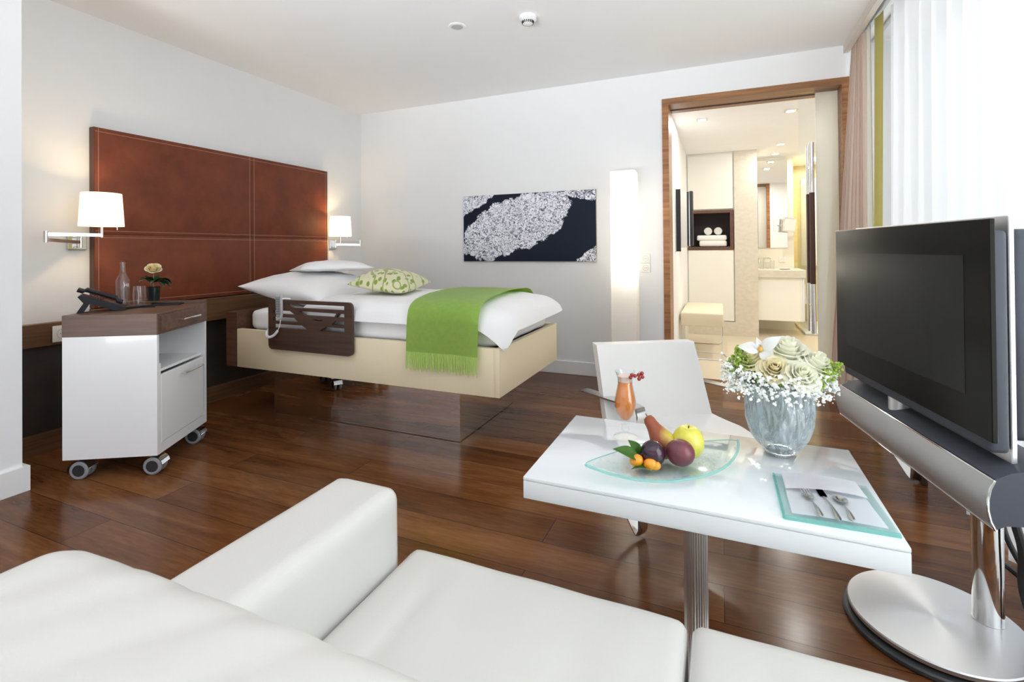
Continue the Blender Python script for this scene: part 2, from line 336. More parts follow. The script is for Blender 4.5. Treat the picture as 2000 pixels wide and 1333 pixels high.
# ------------------------------------------------------------------ builders
def MB(): return bmesh.new()
def bx(bm, x0, x1, y0, y1, z0, z1, mat=None):
    vs = [bm.verts.new((x, y, z)) for x in (x0, x1) for y in (y0, y1) for z in (z0, z1)]
    f = [(0, 1, 3, 2), (4, 6, 7, 5), (0, 4, 5, 1), (2, 3, 7, 6), (0, 2, 6, 4), (1, 5, 7, 3)]
    for q in f:
        bm.faces.new([vs[i] for i in q])
    if mat is not None:
        for v in vs: v.co = mat @ v.co
    return bm
def rbox(x0, x1, y0, y1, z0, z1, r=0.01, seg=3, mat=None):
    bm = MB(); bx(bm, x0, x1, y0, y1, z0, z1)
    bmesh.ops.bevel(bm, geom=bm.edges[:], offset=r, segments=seg, profile=0.5, affect='EDGES')
    if mat is not None: bm.transform(mat)
    return bm
def join(bm, other):
    me = bpy.data.meshes.new('t'); other.to_mesh(me); bm.from_mesh(me); bpy.data.meshes.remove(me); other.free(); return bm
def tube(bm, pts, r, n=10, closed=False, flat=None):
    """tube through points; flat=(w, t) gives a rectangular strap, wide along the fixed axis flat[2]"""
    pts = [Vector(p) for p in pts]; rings = []; N_ = len(pts); prev = None
    for i, p in enumerate(pts):
        if closed: d = pts[(i+1) % N_]-pts[i-1]
        else: d = pts[min(i+1, N_-1)]-pts[max(i-1, 0)]
        d.normalize()
        if flat:
            a = flat[2].normalized(); a = (a-d*a.dot(d)).normalized(); b_ = d.cross(a)
            rings.append([bm.verts.new(p+a*sx*flat[0]/2+b_*sy*flat[1]/2) for sx, sy in ((1, 1), (-1, 1), (-1, -1), (1, -1))])
            continue
        if prev is None:
            a = Vector((0, 0, 1)) if abs(d.z) < 0.9 else Vector((1, 0, 0))
        else: a = prev
        a = (a-d*a.dot(d)).normalized(); prev = a; b_ = d.cross(a)
        rad = r[i] if isinstance(r, (list, tuple)) else r
        rings.append([bm.verts.new(p+(a*math.cos(2*PI*k/n)+b_*math.sin(2*PI*k/n))*rad) for k in range(n)])
    m = len(rings[0])
    for i in range(N_ if closed else N_-1):
        A, B = rings[i], rings[(i+1) % N_]
        for k in range(m):
            bm.faces.new((A[k], A[(k+1) % m], B[(k+1) % m], B[k]))
    if not closed:
        bm.faces.new(rings[0][::-1]); bm.faces.new(rings[-1])
    return bm
def lathe(bm, prof, cx=0, cy=0, cz=0, n=32, sx=1, sy=1, mod=None):
    """prof: list of (radius, z)"""
    rings = []
    for r, z in prof:
        if r < 1e-5: rings.append([bm.verts.new((cx, cy, cz+z))]); continue
        rings.append([bm.verts.new((cx+sx*(r+(mod(2*PI*k/n, z) if mod else 0))*math.cos(2*PI*k/n), cy+sy*(r+(mod(2*PI*k/n, z) if mod else 0))*math.sin(2*PI*k/n), cz+z)) for k in range(n)])
    for A, B in zip(rings, rings[1:]):
        for k in range(n):
            a, b_, c, d = A[k % len(A)], A[(k+1) % len(A)], B[(k+1) % len(B)], B[k % len(B)]
            vs = []
            for v in (a, b_, c, d):
                if v not in vs: vs.append(v)
            if len(vs) > 2:
                try: bm.faces.new(vs)
                except ValueError: pass
    return bm
def cyl(bm, x, y, z0, z1, r, n=28):
    return lathe(bm, [(0, 0), (r, 0), (r, z1-z0), (0, z1-z0)], x, y, z0, n)
def prism(pts, z0, z1, plane='xy', bm=None):
    """extrude a polygon; plane xy: (x,y)->z, xz: (x,z)->y, yz: (y,z)->x"""
    bm = bm or MB()
    def v(p, h): return {'xy': (p[0], p[1], h), 'xz': (p[0], h, p[1]), 'yz': (h, p[0], p[1])}[plane]
    A = [bm.verts.new(v(p, z0)) for p in pts]; B = [bm.verts.new(v(p, z1)) for p in pts]
    n = len(pts)
    bm.faces.new(A[::-1]); bm.faces.new(B)
    for i in range(n): bm.faces.new((A[i], A[(i+1) % n], B[(i+1) % n], B[i]))
    return bm
def grid(fn, nu, nv, bm=None, wrap_u=False):
    bm = bm or MB()
    vs = [[bm.verts.new(fn(i/(nu), j/(nv))) for j in range(nv+1)] for i in range(nu if wrap_u else nu+1)]
    for i in range(nu):
        for j in range(nv):
            a = vs[i]; b_ = vs[(i+1) % len(vs)]
            bm.faces.new((a[j], b_[j], b_[j+1], a[j+1]))
    return bm
def sph(bm, c, r, n=10, m=7, sz=1):
    pr = [(r*math.sin(PI*i/m), -r*sz*math.cos(PI*i/m)) for i in range(m+1)]
    pr[0] = (0, pr[0][1]); pr[-1] = (0, pr[-1][1])
    return lathe(bm, pr, c[0], c[1], c[2], n)
def pmat(o):
    m = o.matrix_basis.copy()
    return pmat(o.parent) @ m if o.parent else m
def obj(name, bm, mat, parent=None, smooth=True, world=True, angle=35, kind=None, label=None):
    bmesh.ops.recalc_face_normals(bm, faces=bm.faces[:])
    if parent is not None and world: bm.transform(pmat(parent).inverted())
    me = bpy.data.meshes.new(name); bm.to_mesh(me); bm.free()
    mats = mat if isinstance(mat, (list, tuple)) else [mat]
    for m_ in mats: me.materials.append(m_)
    if smooth:
        me.polygons.foreach_set('use_smooth', [True]*len(me.polygons))
        me.set_sharp_from_angle(angle=R(angle))
    o = bpy.data.objects.new(name, me); COL.objects.link(o)
    if parent is not None: o.parent = parent
    if kind: o['kind'] = kind
    if label: o['label'] = label
    return o
def single(name, bm, mat, loc, label, cat, group=None, smooth=True, angle=35, rotz=0, kind=None):
    """a top-level mesh thing authored in world space, origin moved to loc"""
    bm.transform((Matrix.Translation(loc) @ Matrix.Rotation(rotz, 4, 'Z')).inverted())
    o = obj(name, bm, mat, None, smooth, angle=angle); o.location = loc; o.rotation_euler = (0, 0, rotz)
    o['label'] = label; o['category'] = cat
    if group: o['group'] = group
    if kind: o['kind'] = kind
    return o
def thing(name, label, cat, loc=(0, 0, 0), rotz=0, group=None):
    o = bpy.data.objects.new(name, None); COL.objects.link(o); o.empty_display_size = 0.05
    o.location = loc; o.rotation_euler = (0, 0, rotz); o['label'] = label; o['category'] = cat
    if group: o['group'] = group
    return o
def struct(name, bm, mat, parent=None, smooth=False):
    o = obj(name, bm, mat, parent, smooth)
    if parent is None: o['kind'] = 'structure'
    return o
def text_bm(s, size, depth=0.0005):
    c = bpy.data.curves.new('txt', 'FONT'); c.body = s; c.size = size; c.extrude = depth; c.align_x = 'CENTER'
    o = bpy.data.objects.new('txt', c); COL.objects.link(o); bpy.context.view_layer.update()
    me = bpy.data.meshes.new_from_object(o); bm = MB(); bm.from_mesh(me)
    bpy.data.objects.remove(o); bpy.data.meshes.remove(me); bpy.data.curves.remove(c)
    return bm
def nz3(x, y, z): return noise.noise(Vector((x, y, z)))
def shape2d(outer, holes, depth, r=0):
    """flat plate (x,y) with holes, thickness depth, through a 2D curve"""
    c = bpy.data.curves.new('s', 'CURVE'); c.dimensions = '2D'; c.fill_mode = 'BOTH'; c.extrude = depth/2
    for poly in [outer]+holes:
        s = c.splines.new('POLY'); s.points.add(len(poly)-1); s.use_cyclic_u = True
        for i, p in enumerate(poly): s.points[i].co = (p[0], p[1], 0, 1)
    o = bpy.data.objects.new('s', c); COL.objects.link(o); bpy.context.view_layer.update()
    me = bpy.data.meshes.new_from_object(o); bm = MB(); bm.from_mesh(me)
    bpy.data.objects.remove(o); bpy.data.meshes.remove(me); bpy.data.curves.remove(c)
    bmesh.ops.remove_doubles(bm, verts=bm.verts[:], dist=1e-5)
    return bm
def rrect(x0, x1, y0, y1, r, n=6):
    P = []
    for cx, cy, a0 in ((x1-r, y0+r, -90), (x1-r, y1-r, 0), (x0+r, y1-r, 90), (x0+r, y0+r, 180)):
        for k in range(n+1):
            a = R(a0+90*k/n); P.append((cx+r*math.cos(a), cy+r*math.sin(a)))
    return P

# ================================================================== THE ROOM
XL, YB, H = -3.83, 4.555, 2.78
XR = 1.30; YF = -3.0
bm = MB(); bx(bm, XL-0.1, XR+0.6, YF-0.1, YB+0.29, -0.06, 0.0); struct('floor', bm, FLOOR)
bm = MB(); bx(bm, XL-0.1, XR+0.6, YF-0.1, YB+0.02, H, H+0.08); struct('ceiling', bm, CEIL)
bm = MB(); bx(bm, XL-0.12, XL, YF, YB+0.3, -0.06, H); struct('wall_left', bm, WALL)
# projecting part of the left wall, near the camera
bm = MB(); bx(bm, XL, -3.26, YF, 1.318, 0, H); struct('wall_left_projection', bm, WALL)
DL, DR, DT = -0.466, 0.945, 2.529
bm = MB(); bx(bm, XL, DL, YB, YB+0.3, 0, H); bx(bm, DR, XR+0.6, YB, YB+0.3, 0, H); bx(bm, DL, DR, YB, YB+0.3, DT, H)
struct('wall_back', bm, WALL)
bm = MB(); bx(bm, XL-0.1, -3.3, YF-0.1, YF, 0, H); bx(bm, 1.1, XR+0.6, YF-0.1, YF, 0, H); bx(bm, -3.3, 1.1, YF-0.1, YF, 2.66, H); struct('wall_front', bm, WALL)
bm = MB()
for x in (-3.3, -1.85, -0.4, 1.05): bx(bm, x, x+0.05, YF-0.08, YF-0.02, 0, 2.66)
bx(bm, -3.3, 1.1, YF-0.08, YF-0.02, 0, 0.06); bx(bm, -3.3, 1.1, YF-0.08, YF-0.02, 2.61, 2.66); struct('window_added', bm, TRIMW)  # unseen window added behind the camera to let the fill lamps in
bm = MB(); bx(bm, XR, XR+0.25, 4.45, YB, 0, H); bx(bm, XR, XR+0.25, YF, 0.0, 0, H); bx(bm, XR, XR+0.25, 0.0, 4.45, 2.70, H)
struct('wall_right', bm, WALL)
# baseboards
bm = rbox(XL, DL-0.0, YB-0.016, YB+0.001, 0, 0.125, 0.003, 1); struct('baseboard_back', bm, TRIMW)
bm = MB(); bx(bm, -3.261, -3.237, YF+0.01, 1.340, 0, 0.125); bx(bm, -3.66, -3.2612, 1.3185, 1.340, 0, 0.125); struct('baseboard_left', bm, TRIMW)
# curtain cornice
bm = MB(); bx(bm, 0.905, 0.925, YF, YB, 2.722, H); bx(bm, 0.905, 0.94, YF, YB, 2.715, 2.724); struct('trim_1', bm, plain('cornice_paint', (0.74, 0.70, 0.64), 0.6))
bm = MB()
for x in (1.0, 1.10): bx(bm, x-0.012, x+0.012, YF+0.02, YB-0.02, 2.762, H)
single('curtain_track', bm, ALU, (1.05, 1, 2.762), 'pair of thin grey metal curtain rails under the ceiling behind the cornice', 'curtain rail')
# window behind the sheers
WIN = bpy.data.objects.new('window_1', None); COL.objects.link(WIN); WIN['kind'] = 'structure'; WIN.location = (XR+0.06, 0.7, 0)
FRM = plain('grey_window_frame', (0.34, 0.37, 0.36), 0.4)
bm = MB()
for y in (0.0, 1.45, 2.9, 4.40): bx(bm, XR+0.03, XR+0.10, y, y+0.05, 0, 2.70)
bx(bm, XR+0.03, XR+0.10, 0.0, 4.45, 0, 0.05); bx(bm, XR+0.03, XR+0.10, 0.0, 4.45, 2.65, 2.70)
obj('window_frame', bm, FRM, WIN, smooth=False)
bm = MB(); bx(bm, XR+0.055, XR+0.062, 0.05, 4.40, 0.05, 2.65); obj('window_glass', bm, GLASSD, WIN, smooth=False)

# ---- door opening frame, glass leaf, white leaf
D1 = bpy.data.objects.new('door_1', None); COL.objects.link(D1); D1['kind'] = 'structure'; D1.location = (0.24, YB, 0)
bm = MB(); bx(bm, DL, DR, YB-0.012, YB+0.305, DT-0.055, DT); obj('frame_head', bm, FRAMEW, D1, smooth=False)
bm = MB(); bx(bm, DL+0.057, DR-0.057, YB+0.185, YB+0.195, DT-0.062, DT-0.055); obj('track_groove', bm, RUBB, D1, smooth=False)
bm = MB(); bx(bm, DL, DL+0.055, YB-0.012, YB+0.305, 0, DT-0.055); obj('frame_post', bm, FRAMEZ, D1, smooth=False)
bm = MB(); bx(bm, DR-0.055, DR, YB-0.012, YB+0.305, 0, DT-0.055); obj('frame_post', bm, FRAMEZ, D1, smooth=False)
bm = MB(); bx(bm, 0.605, 0.888, YB+0.100, YB+0.110, 0.01, DT-0.06); LF = obj('glass_leaf', bm, GLASSD, D1, smooth=False)
BRL = plain('brown_leather_wrap', (0.085, 0.033, 0.024), 0.5)
for yy, xx, rr_ in ((YB+0.045, 0.688, 0.018), (YB+0.185, 0.682, 0.016)):
    bm = MB(); cyl(bm, xx, yy, 0.50, 2.045, rr_, 20); h_ = obj('pole_handle', bm, CHROME, LF)
    bm = MB(); cyl(bm, xx, yy, 0.90, 1.64, rr_+0.0015, 20); obj('handle_wrap', bm, BRL, LF)
    bm = MB()
    for zz in (0.72, 1.86): tube(bm, [(xx, yy, zz), (xx, YB+0.105, zz)], 0.008, 8)
    obj('handle_mount', bm, CHROME, LF)
bm = MB(); bx(bm, 0.735, 0.888, YB+0.130, YB+0.165, 0.01, DT-0.06); obj('white_leaf', bm, cloth('satin_white_glass', (0.93, 0.92, 0.87), 0.5, bump=0.0), D1, smooth=False)

# ================================================================== BATHROOM
HB = 2.51; YP = 7.30
bm = MB(); bx(bm, -0.60, 2.3, YB+0.29, 9.3, -0.06, 0.0); struct('floor', bm, TILE)
bm = MB(); bx(bm, -0.60, 2.3, YB+0.305, 9.3, HB, HB+0.06); struct('ceiling', bm, CEIL)
bm = MB(); bx(bm, -0.52, -0.425, YB+0.305, YP+0.6, 0, HB); struct('wall_bathroom_left', bm, WALL)
bm = MB(); bx(bm, -0.52, 0.46, YP+0.6, YP+0.7, 0, HB); bx(bm, 0.46, 0.978, 8.10, 8.2, 0, HB); struct('wall_bathroom_back', bm, plain('cream_bathroom_plaster', (0.82, 0.78, 0.66), 0.6))
bm = MB(); bx(bm, 0.178, 0.462, YP, YP+0.6, 0, HB); struct('wall_bathroom_pier', bm, STONE)
bm = MB(); bx(bm, -0.425, 0.178, YP-0.012, YP+0.02, 0, 0.19); struct('baseboard_bathroom', bm, STONE)
bm = MB(); bx(bm, 0.978, 2.3, 9.1, 9.2, 0, HB); bx(bm, 0.93, 0.979, 8.2, 9.1, 0, HB); struct('wall_shower', bm, MOSA)
bm = MB(); bx(bm, 2.2, 2.3, YB+0.3, 9.2, 0, HB); struct('wall_bathroom_right', bm, WALL)
bm = MB(); bx(bm, DR, 2.3, YB+0.30, YB+0.306, 0, HB); struct('wall_bathroom_front', bm, WALL)
# tall built-in cupboard with towel niche
t = thing('tall_cupboard', 'tall cream built-in bathroom cupboard with a dark wooden towel niche', 'cupboard', (-0.12, YP, 0.19))
bm = MB(); bx(bm, -0.424, 0.176, YP+0.03, YP+0.55, 0.19, 1.17); bx(bm, -0.424, 0.176, YP+0.03, YP+0.55, 1.72, HB-0.001); bx(bm, -0.424, 0.176, YP+0.4, YP+0.55, 1.17, 1.72); obj('carcass', bm, CREAMP, t, smooth=False)
bm = MB(); bx(bm, -0.412, 0.163, YP+0.005, YP+0.028, 1.735, HB-0.03); obj('upper_door', bm, CREAMP, t, smooth=False)
bm = MB(); bx(bm, -0.412, 0.163, YP+0.005, YP+0.028, 0.20, 1.165); obj('lower_door', bm, CREAMP, t, smooth=False)
bm = MB(); bx(bm, -0.42, 0.17, YP, YP+0.4, 1.17, 1.215); bx(bm, -0.42, 0.17, YP, YP+0.4, 1.68, 1.72); bx(bm, 0.125, 0.17, YP, YP+0.4, 1.215, 1.68); bx(bm, -0.42, -0.38, YP, YP+0.4, 1.215, 1.68)
obj('niche_frame', bm, WALN_X, t, smooth=False, label='walnut niche frame')
bm = MB(); bx(bm, -0.38, 0.125, YP+0.38, YP+0.399, 1.215, 1.68); obj('niche_back', bm, plain('niche_dark', (0.05, 0.035, 0.035), 0.6), t, smooth=False)
def towel_flat(x0, x1, y0, y1, z0, z1):
    b = rbox(x0, x1, y0, y1, z0, z1, min(0.024, (z1-z0)*0.45), 4)
    for v in b.verts: v.co += Vector((nz3(v.co.x*9, v.co.y*9, v.co.z*30), 0, nz3(v.co.x*8, v.co.y*8, 5)))*0.008
    return b
o = single('folded_towel', towel_flat(-0.27, 0.085, YP+0.03, YP+0.33, 1.216, 1.300), TOWEL, (-0.09, YP+0.18, 1.216), 'folded white towel lying at the bottom of the wooden niche', 'towel', 'towels in the bathroom niche')
o = single('folded_towel', towel_flat(-0.30, 0.085, YP+0.03, YP+0.33, 1.301, 1.375), TOWEL, (-0.09, YP+0.18, 1.301), 'folded white towel on top of the other one, under the two rolls', 'towel', 'towels in the bathroom niche')
for x, lb in ((-0.155, 'left rolled white washcloth on the folded towels'), (-0.025, 'right rolled white washcloth on the folded towels')):
    b = MB(); P_ = []
    for k in range(40):
        a = k/39*5*PI; r_ = 0.012+0.043*k/39
        P_.append((x+r_*math.cos(a), 1.431+r_*math.sin(a)))
    A = [b.verts.new((p[0], YP+0.04, p[1])) for p in P_]; B = [b.verts.new((p[0], YP+0.26, p[1])) for p in P_]
    for k in range(39): b.faces.new((A[k], A[k+1], B[k+1], B[k]))
    bmesh.ops.solidify(b, geom=b.faces[:], thickness=0.009)
    c_ = MB(); lathe(c_, [(0, 0), (0.048, 0), (0.052, 0.006), (0.052, 0.2), (0.048, 0.206), (0, 0.206)], 0, 0, 0, 24)
    c_.transform(Matrix.Translation((x, YP+0.05, 1.431)) @ Matrix.Rotation(R(-90), 4, 'X')); join(b, c_)
    single('rolled_towel', b, TOWEL, (x, YP+0.15, 1.376), lb, 'towel', 'towels in the bathroom niche')
# black strip pull at the left, then a box standing in for a reflection
t = thing('wall_strip', 'tall narrow black strip pull on the white bathroom wall by the door frame', 'handle', (-0.424, 5.17, 1.17))
bm = MB(); bx(bm, -0.416, -0.371, 5.30, 5.32, 1.165, 1.805); obj('strip', bm, RUBB, t, smooth=False)
bm = MB(); bx(bm, -0.425, -0.416, 5.30, 5.32, 1.155, 1.815); obj('edge_profile', bm, TRIMW, t, smooth=False)
t = thing('reflection_box', 'shallow pale grey box with black and chrome edge, made up for a reflection beside the towel niche', 'cabinet', (-0.35, 5.9, 1.2))  # no real cabinet: box made up in place of a reflection
bm = MB(); bx(bm, -0.425, -0.345, 5.9, 6.10, 1.205, 1.845); obj('body', bm, plain('pale_grey_box', (0.62, 0.60, 0.56), 0.4), t, smooth=False)
bm = MB(); bx(bm, -0.345, -0.322, 5.9, 6.10, 1.225, 1.84); bx(bm, -0.315, -0.282, 5.9, 6.05, 1.225, 1.845); obj('black_edge', bm, RUBB, t, smooth=False)
bm = MB(); bx(bm, -0.322, -0.315, 5.895, 6.05, 1.222, 1.845); obj('chrome_strip', bm, CHROME, t, smooth=False)
# bench
t = thing('upholstered_bench', 'low sand-coloured padded bench on thin chrome sled legs in the bathroom', 'bench', (-0.19, 6.2, 0))
bm = rbox(-0.405, 0.025, 5.62, 6.68, 0.355, 0.505, 0.02, 4); obj('seat', bm, BENCHV, t)
for y in (5.66, 6.60):
    bm = MB(); P_ = [(-0.395, y, 0.37), (-0.395, y, 0.04), (-0.385, y, 0.015), (-0.36, y, 0.006), (-0.03, y, 0.006), (0.0, y, 0.015), (0.012, y, 0.04), (0.012, y, 0.37)]
    tube(bm, P_, 0.006, 8); obj('sled_leg', bm, CHROME, t)
bm = MB(); bx(bm, -0.28, -0.03, 6.02, 6.05, 0.0, 0.012); obj('floor_bar', bm, CHROME, t, smooth=False)
# vanity
t = thing('washbasin_unit', 'white washbasin cabinet with thick beige stone top', 'vanity unit', (0.73, 7.8, 0.2))
bm = rbox(0.466, 1.0, 7.46, 8.09, 0.21, 0.79, 0.004, 1); obj('cabinet', bm, CREAMP, t)
bm = rbox(0.463, 1.03, 7.42, 8.095, 0.79, 0.895, 0.004, 1); obj('countertop', bm, STONE, t)
bm = MB(); bx(bm, 1.0, 1.016, 7.455, 8.08, 0.215, 0.785); obj('side_panel', bm, TRIMW, t, smooth=False)
t = thing('washbasin_tap', 'slim chrome wall tap over the washbasin', 'tap', (0.56, 8.09, 0.98))
bm = MB(); tube(bm, [(0.585, 8.09, 1.04), (0.60, 7.98, 1.045), (0.64, 7.86, 1.045), (0.66, 7.82, 1.035), (0.67, 7.80, 1.0)], 0.009, 8); obj('spout', bm, CHROME, t)
bm = MB(); tube(bm, [(0.52, 8.095, 1.03), (0.52, 8.04, 1.03), (0.52, 8.04, 0.97)], 0.011, 8); obj('lever', bm, CHROME, t)
for i, (x, y, h_) in enumerate(((0.53, 7.62, 0.11), (0.60, 7.66, 0.10), (0.655, 7.60, 0.12))):
    bm = MB(); lathe(bm, [(0, 0), (0.027, 0), (0.03, h_), (0.026, h_), (0.024, 0.008), (0, 0.008)], x, y, 0.896, 18)
    single('tooth_tumbler', bm, GLASS, (x, y, 0.896), ['left clear glass tumbler on the washbasin top', 'middle clear glass tumbler on the washbasin top', 'right and tallest clear glass tumbler on the washbasin top'][i], 'tumbler', 'tumblers on the washbasin top')
bm = MB(); lathe(bm, [(0, 0), (0.05, 0.002), (0.08, 0.014), (0.077, 0.017), (0.05, 0.006), (0, 0.005)], 0.81, 7.62, 0.896, 24)
single('soap_dish', bm, TRIMW, (0.81, 7.62, 0.896), 'small oval white soap dish on the stone washbasin top', 'soap dish')
bm = rbox(0.497, 0.90, 8.088, 8.099, 1.19, HB-0.03, 0.002, 1); o = single('wall_mirror', bm, MIRROR, (0.7, 8.09, 1.19), 'tall frameless mirror above the washbasin', 'mirror')
t = thing('shaving_mirror', 'square chrome magnifying mirror on a swing arm beside the wall mirror', 'mirror', (0.86, 8.08, 1.5))
Mm = Matrix.Translation((0.893, 7.86, 1.515)) @ Matrix.Rotation(R(20), 4, 'Z') @ Matrix.Rotation(R(6), 4, 'Y')
bm = rbox(-0.088, 0.088, -0.012, 0.012, -0.10, 0.10, 0.008, 2, Mm); obj('mirror_frame', bm, CHROME, t)
bm = rbox(-0.07, 0.07, -0.016, -0.0125, -0.08, 0.08, 0.001, 1, Mm); obj('mirror_face', bm, MIRROR, t)
bm = MB(); tube(bm, [(0.89, 7.87, 1.515), (0.80, 7.97, 1.515), (0.77, 8.086, 1.515)], 0.012, 10); obj('swing_arm', bm, CHROME, t)
bm = rbox(0.72, 0.82, 8.07, 8.087, 1.43, 1.60, 0.003, 1); obj('wall_plate', bm, CHROME, t)
def socket_plate(name, x, y, z, s, label, cat, group=None, lines=True):
    tt = thing(name, label, cat, (x, y, z), 0, group)
    b = rbox(x-s/2, x+s/2, y-0.01, y, z-s/2, z+s/2, 0.003, 2); obj('cover_plate', b, SOCKET, tt)
    b = MB(); tube(b, [(x+0.3*s*math.cos(a*PI/10), y-0.011, z+0.3*s*math.sin(a*PI/10)) for a in range(20)], 0.0012, 6, True); obj('ring', b, SOCKL, tt)
    b = MB()
    for dx in (-0.12, 0, 0.12): bx(b, x+dx*s-0.0015, x+dx*s+0.0015, y-0.012, y-0.009, z-0.003, z+0.003)
    obj('pin_hole', b, RUBB, tt)
    return tt
socket_plate('wall_socket', 0.83, 8.099, 1.02, 0.085, 'white wall socket above the bathroom washbasin', 'socket')
# towel hanging beside the unit
bm = grid(lambda u, v: Vector((1.03+0.012*math.sin(u*9)+0.01*v, 7.52+0.22*u, 0.70-0.26*v)), 14, 6); bmesh.ops.solidify(bm, geom=bm.faces[:], thickness=0.012)
single('hand_towel', bm, TOWEL, (1.03, 7.62, 0.44), 'white hand towel hanging at the right side of the washbasin unit', 'towel')
# shower
bm = rbox(1.05, 2.15, 7.72, 8.95, 0.0, 0.035, 0.015, 2); single('shower_tray', bm, TRIMW, (1.6, 8.3, 0), 'flat white shower tray on the beige tiles', 'shower tray')
bm = MB(); bx(bm, 1.12, 1.128, 7.9, 8.9, 0.036, 2.1); single('shower_screen', bm, GLASSD, (1.12, 8.4, 0.036), 'clear glass shower screen standing on the tray edge', 'shower screen', smooth=False)
bm = rbox(1.2, 1.5, 9.06, 9.099, 0.9, 2.3, 0.01, 2); o = single('shower_column', bm, CREAMP, (1.35, 9.08, 0.9), 'pale shower column panel on the yellow mosaic wall', 'shower panel')
for i, z in enumerate((1.24, 1.30, 1.36, 1.42)):
    bm = MB(); lathe(bm, [(0, 0), (0.016, 0), (0.012, 0.012), (0, 0.014)], 0, 0, 0, 14)
    bm.transform(Matrix.Translation((0.98, 8.33, z)) @ Matrix.Rotation(R(90), 4, 'Y'))
    single('shower_jet', bm, CHROME, (0.98, 8.33, z), 'small round chrome shower jet, %s of the column of four' % ['lowest', 'second lowest', 'second highest', 'highest'][i], 'shower jet', 'shower jets in a column')
t = thing('shower_light', 'bright round ceiling lamp above the shower', 'ceiling lamp', (1.35, 8.4, HB))
bm = MB(); lathe(bm, [(0, -0.03), (0.12, -0.03), (0.13, -0.01), (0.13, 0), (0, 0)], 1.35, 8.4, HB, 28); obj('diffuser', bm, glow('lit_opal_diffuser', (1, 0.93, 0.75), 4), t)
area('shower_lamp_light', (1.35, 8.4, HB-0.04), (0, 0, 0), 0.22, 0.22, 16, (1, 0.88, 0.62))
# downlights: recessed square
def downlight(x, y, label, watts):
    t = thing('downlight', label, 'downlight', (x, y, HB), 0, 'square recessed bathroom downlights')
    b = MB()
    for q in ((-0.05, -0.036, -0.05, 0.05), (0.036, 0.05, -0.05, 0.05), (-0.036, 0.036, -0.05, -0.036), (-0.036, 0.036, 0.036, 0.05)): bx(b, x+q[0], x+q[1], y+q[2], y+q[3], HB-0.006, HB)
    obj('trim_frame', b, CHROME, t, smooth=False)
    b = MB(); bx(b, x-0.034, x+0.034, y-0.034, y+0.034, HB-0.003, HB-0.0005); obj('lamp_face', b, glow('lit_downlight', (1, 0.95, 0.82), 9), t, smooth=False)
    area('downlight_beam', (x, y, HB-0.012), (0, 0, 0), 0.07, 0.07, watts*0.24, (1, 0.955, 0.88))
downlight(-0.158, 5.36, 'square downlight in the bathroom ceiling near its left wall', 32)
downlight(0.64, 5.37, 'square downlight in the bathroom ceiling, nearest the glass door', 32)
downlight(0.72, 7.05, 'square downlight in the bathroom ceiling in front of the washbasin', 30)
downlight(0.72, 7.75, 'square downlight in the bathroom ceiling right above the washbasin', 18)
downlight(1.55, 5.9, 'square downlight in the bathroom ceiling by its right wall', 28)

# ================================================================== LEFT WALL: panelling, headboard, lamps
t = thing('wall_panelling', 'low dark wooden wall panelling running behind the bed along the left wall', 'wall panelling', (-3.8, 2.9, 0))
bm = MB(); bx(bm, XL, -3.79, 1.32, YB-0.02, 0, 0.66); obj('dark_panel', bm, DARKP, t, smooth=False, label='dark mottled brown panel')
bm = MB(); bx(bm, XL, -3.765, 1.34, 1.885, 0.64, 0.775); obj('low_ledge', bm, WALN_Y, t, smooth=False)
bm = rbox(XL, -3.715, 1.885, YB-0.02, 0.655, 0.833, 0.004, 1); obj('wood_ledge', bm, WALN_Y, t)
bm = MB(); bx(bm, XL, -3.745, 1.32, YB-0.02, 0, 0.115); obj('skirting', bm, WALN_Y, t, smooth=False)
t = thing('leather_headboard', 'large russet leather headboard panel on the wall, stitched into four fields', 'headboard', (XL, 2.92, 0.835))
y0, y1, z0, z1 = 1.888, 3.955, 0.838, 2.032; ym, zm = 3.062, 1.325
FW_ = 0.055
bm = MB(); bx(bm, XL+0.001, XL+FW_-0.004, y0, y1, z0, z1); obj('backing', bm, plain('headboard_side', (0.10, 0.045, 0.03), 0.5), t, smooth=False)
bm = MB()
for a, b_ in ((y0, ym), (ym, y1)):
    for c, d in ((z0, zm), (zm, z1)):
        q = rbox(XL+0.02, XL+FW_+0.004, a+0.001, b_-0.001, c+0.001, d-0.001, 0.003, 2); join(bm, q)
obj('leather_fields', bm, HLEATH, t)
bm = MB()
def dash(a, b_):
    a = Vector(a); b_ = Vector(b_); n_ = int((b_-a).length/0.008); d = (b_-a)/n_
    for k in range(n_):
        p = a+d*k; q = p+d*0.62
        if abs(d.y) > abs(d.z): bx(bm, XL+FW_+0.0035, XL+FW_+0.0052, p.y, q.y, p.z-0.0014, p.z+0.0014)
        else: bx(bm, XL+FW_+0.0035, XL+FW_+0.0052, p.y-0.0014, p.y+0.0014, p.z, q.z)
for z in (z0+0.028, zm-0.022, zm+0.022, z1-0.028): dash((0, y0+0.004, z), (0, y1-0.004, z))
for y in (y0+0.022, ym-0.022, ym+0.022, y1-0.022): dash((0, y, z0+0.004), (0, y, z1-0.004))
obj('stitching', bm, STITCH, t, smooth=False, label='pale thread stitching')
bm = MB(); bx(bm, XL, XL+FW_+0.006, y1, y1+0.012, z0, z1); obj('edge_strip', bm, plain('grey_edge', (0.5, 0.48, 0.46), 0.5), t, smooth=False)
t = socket_plate('wall_socket', -3.70, 1.695, 0.705, 0.10, 'white socket box on the low wooden ledge behind the bedside cabinet', 'socket')
t.rotation_euler = (0, 0, R(90)); t.location = (-3.762, 1.71, 0.705)

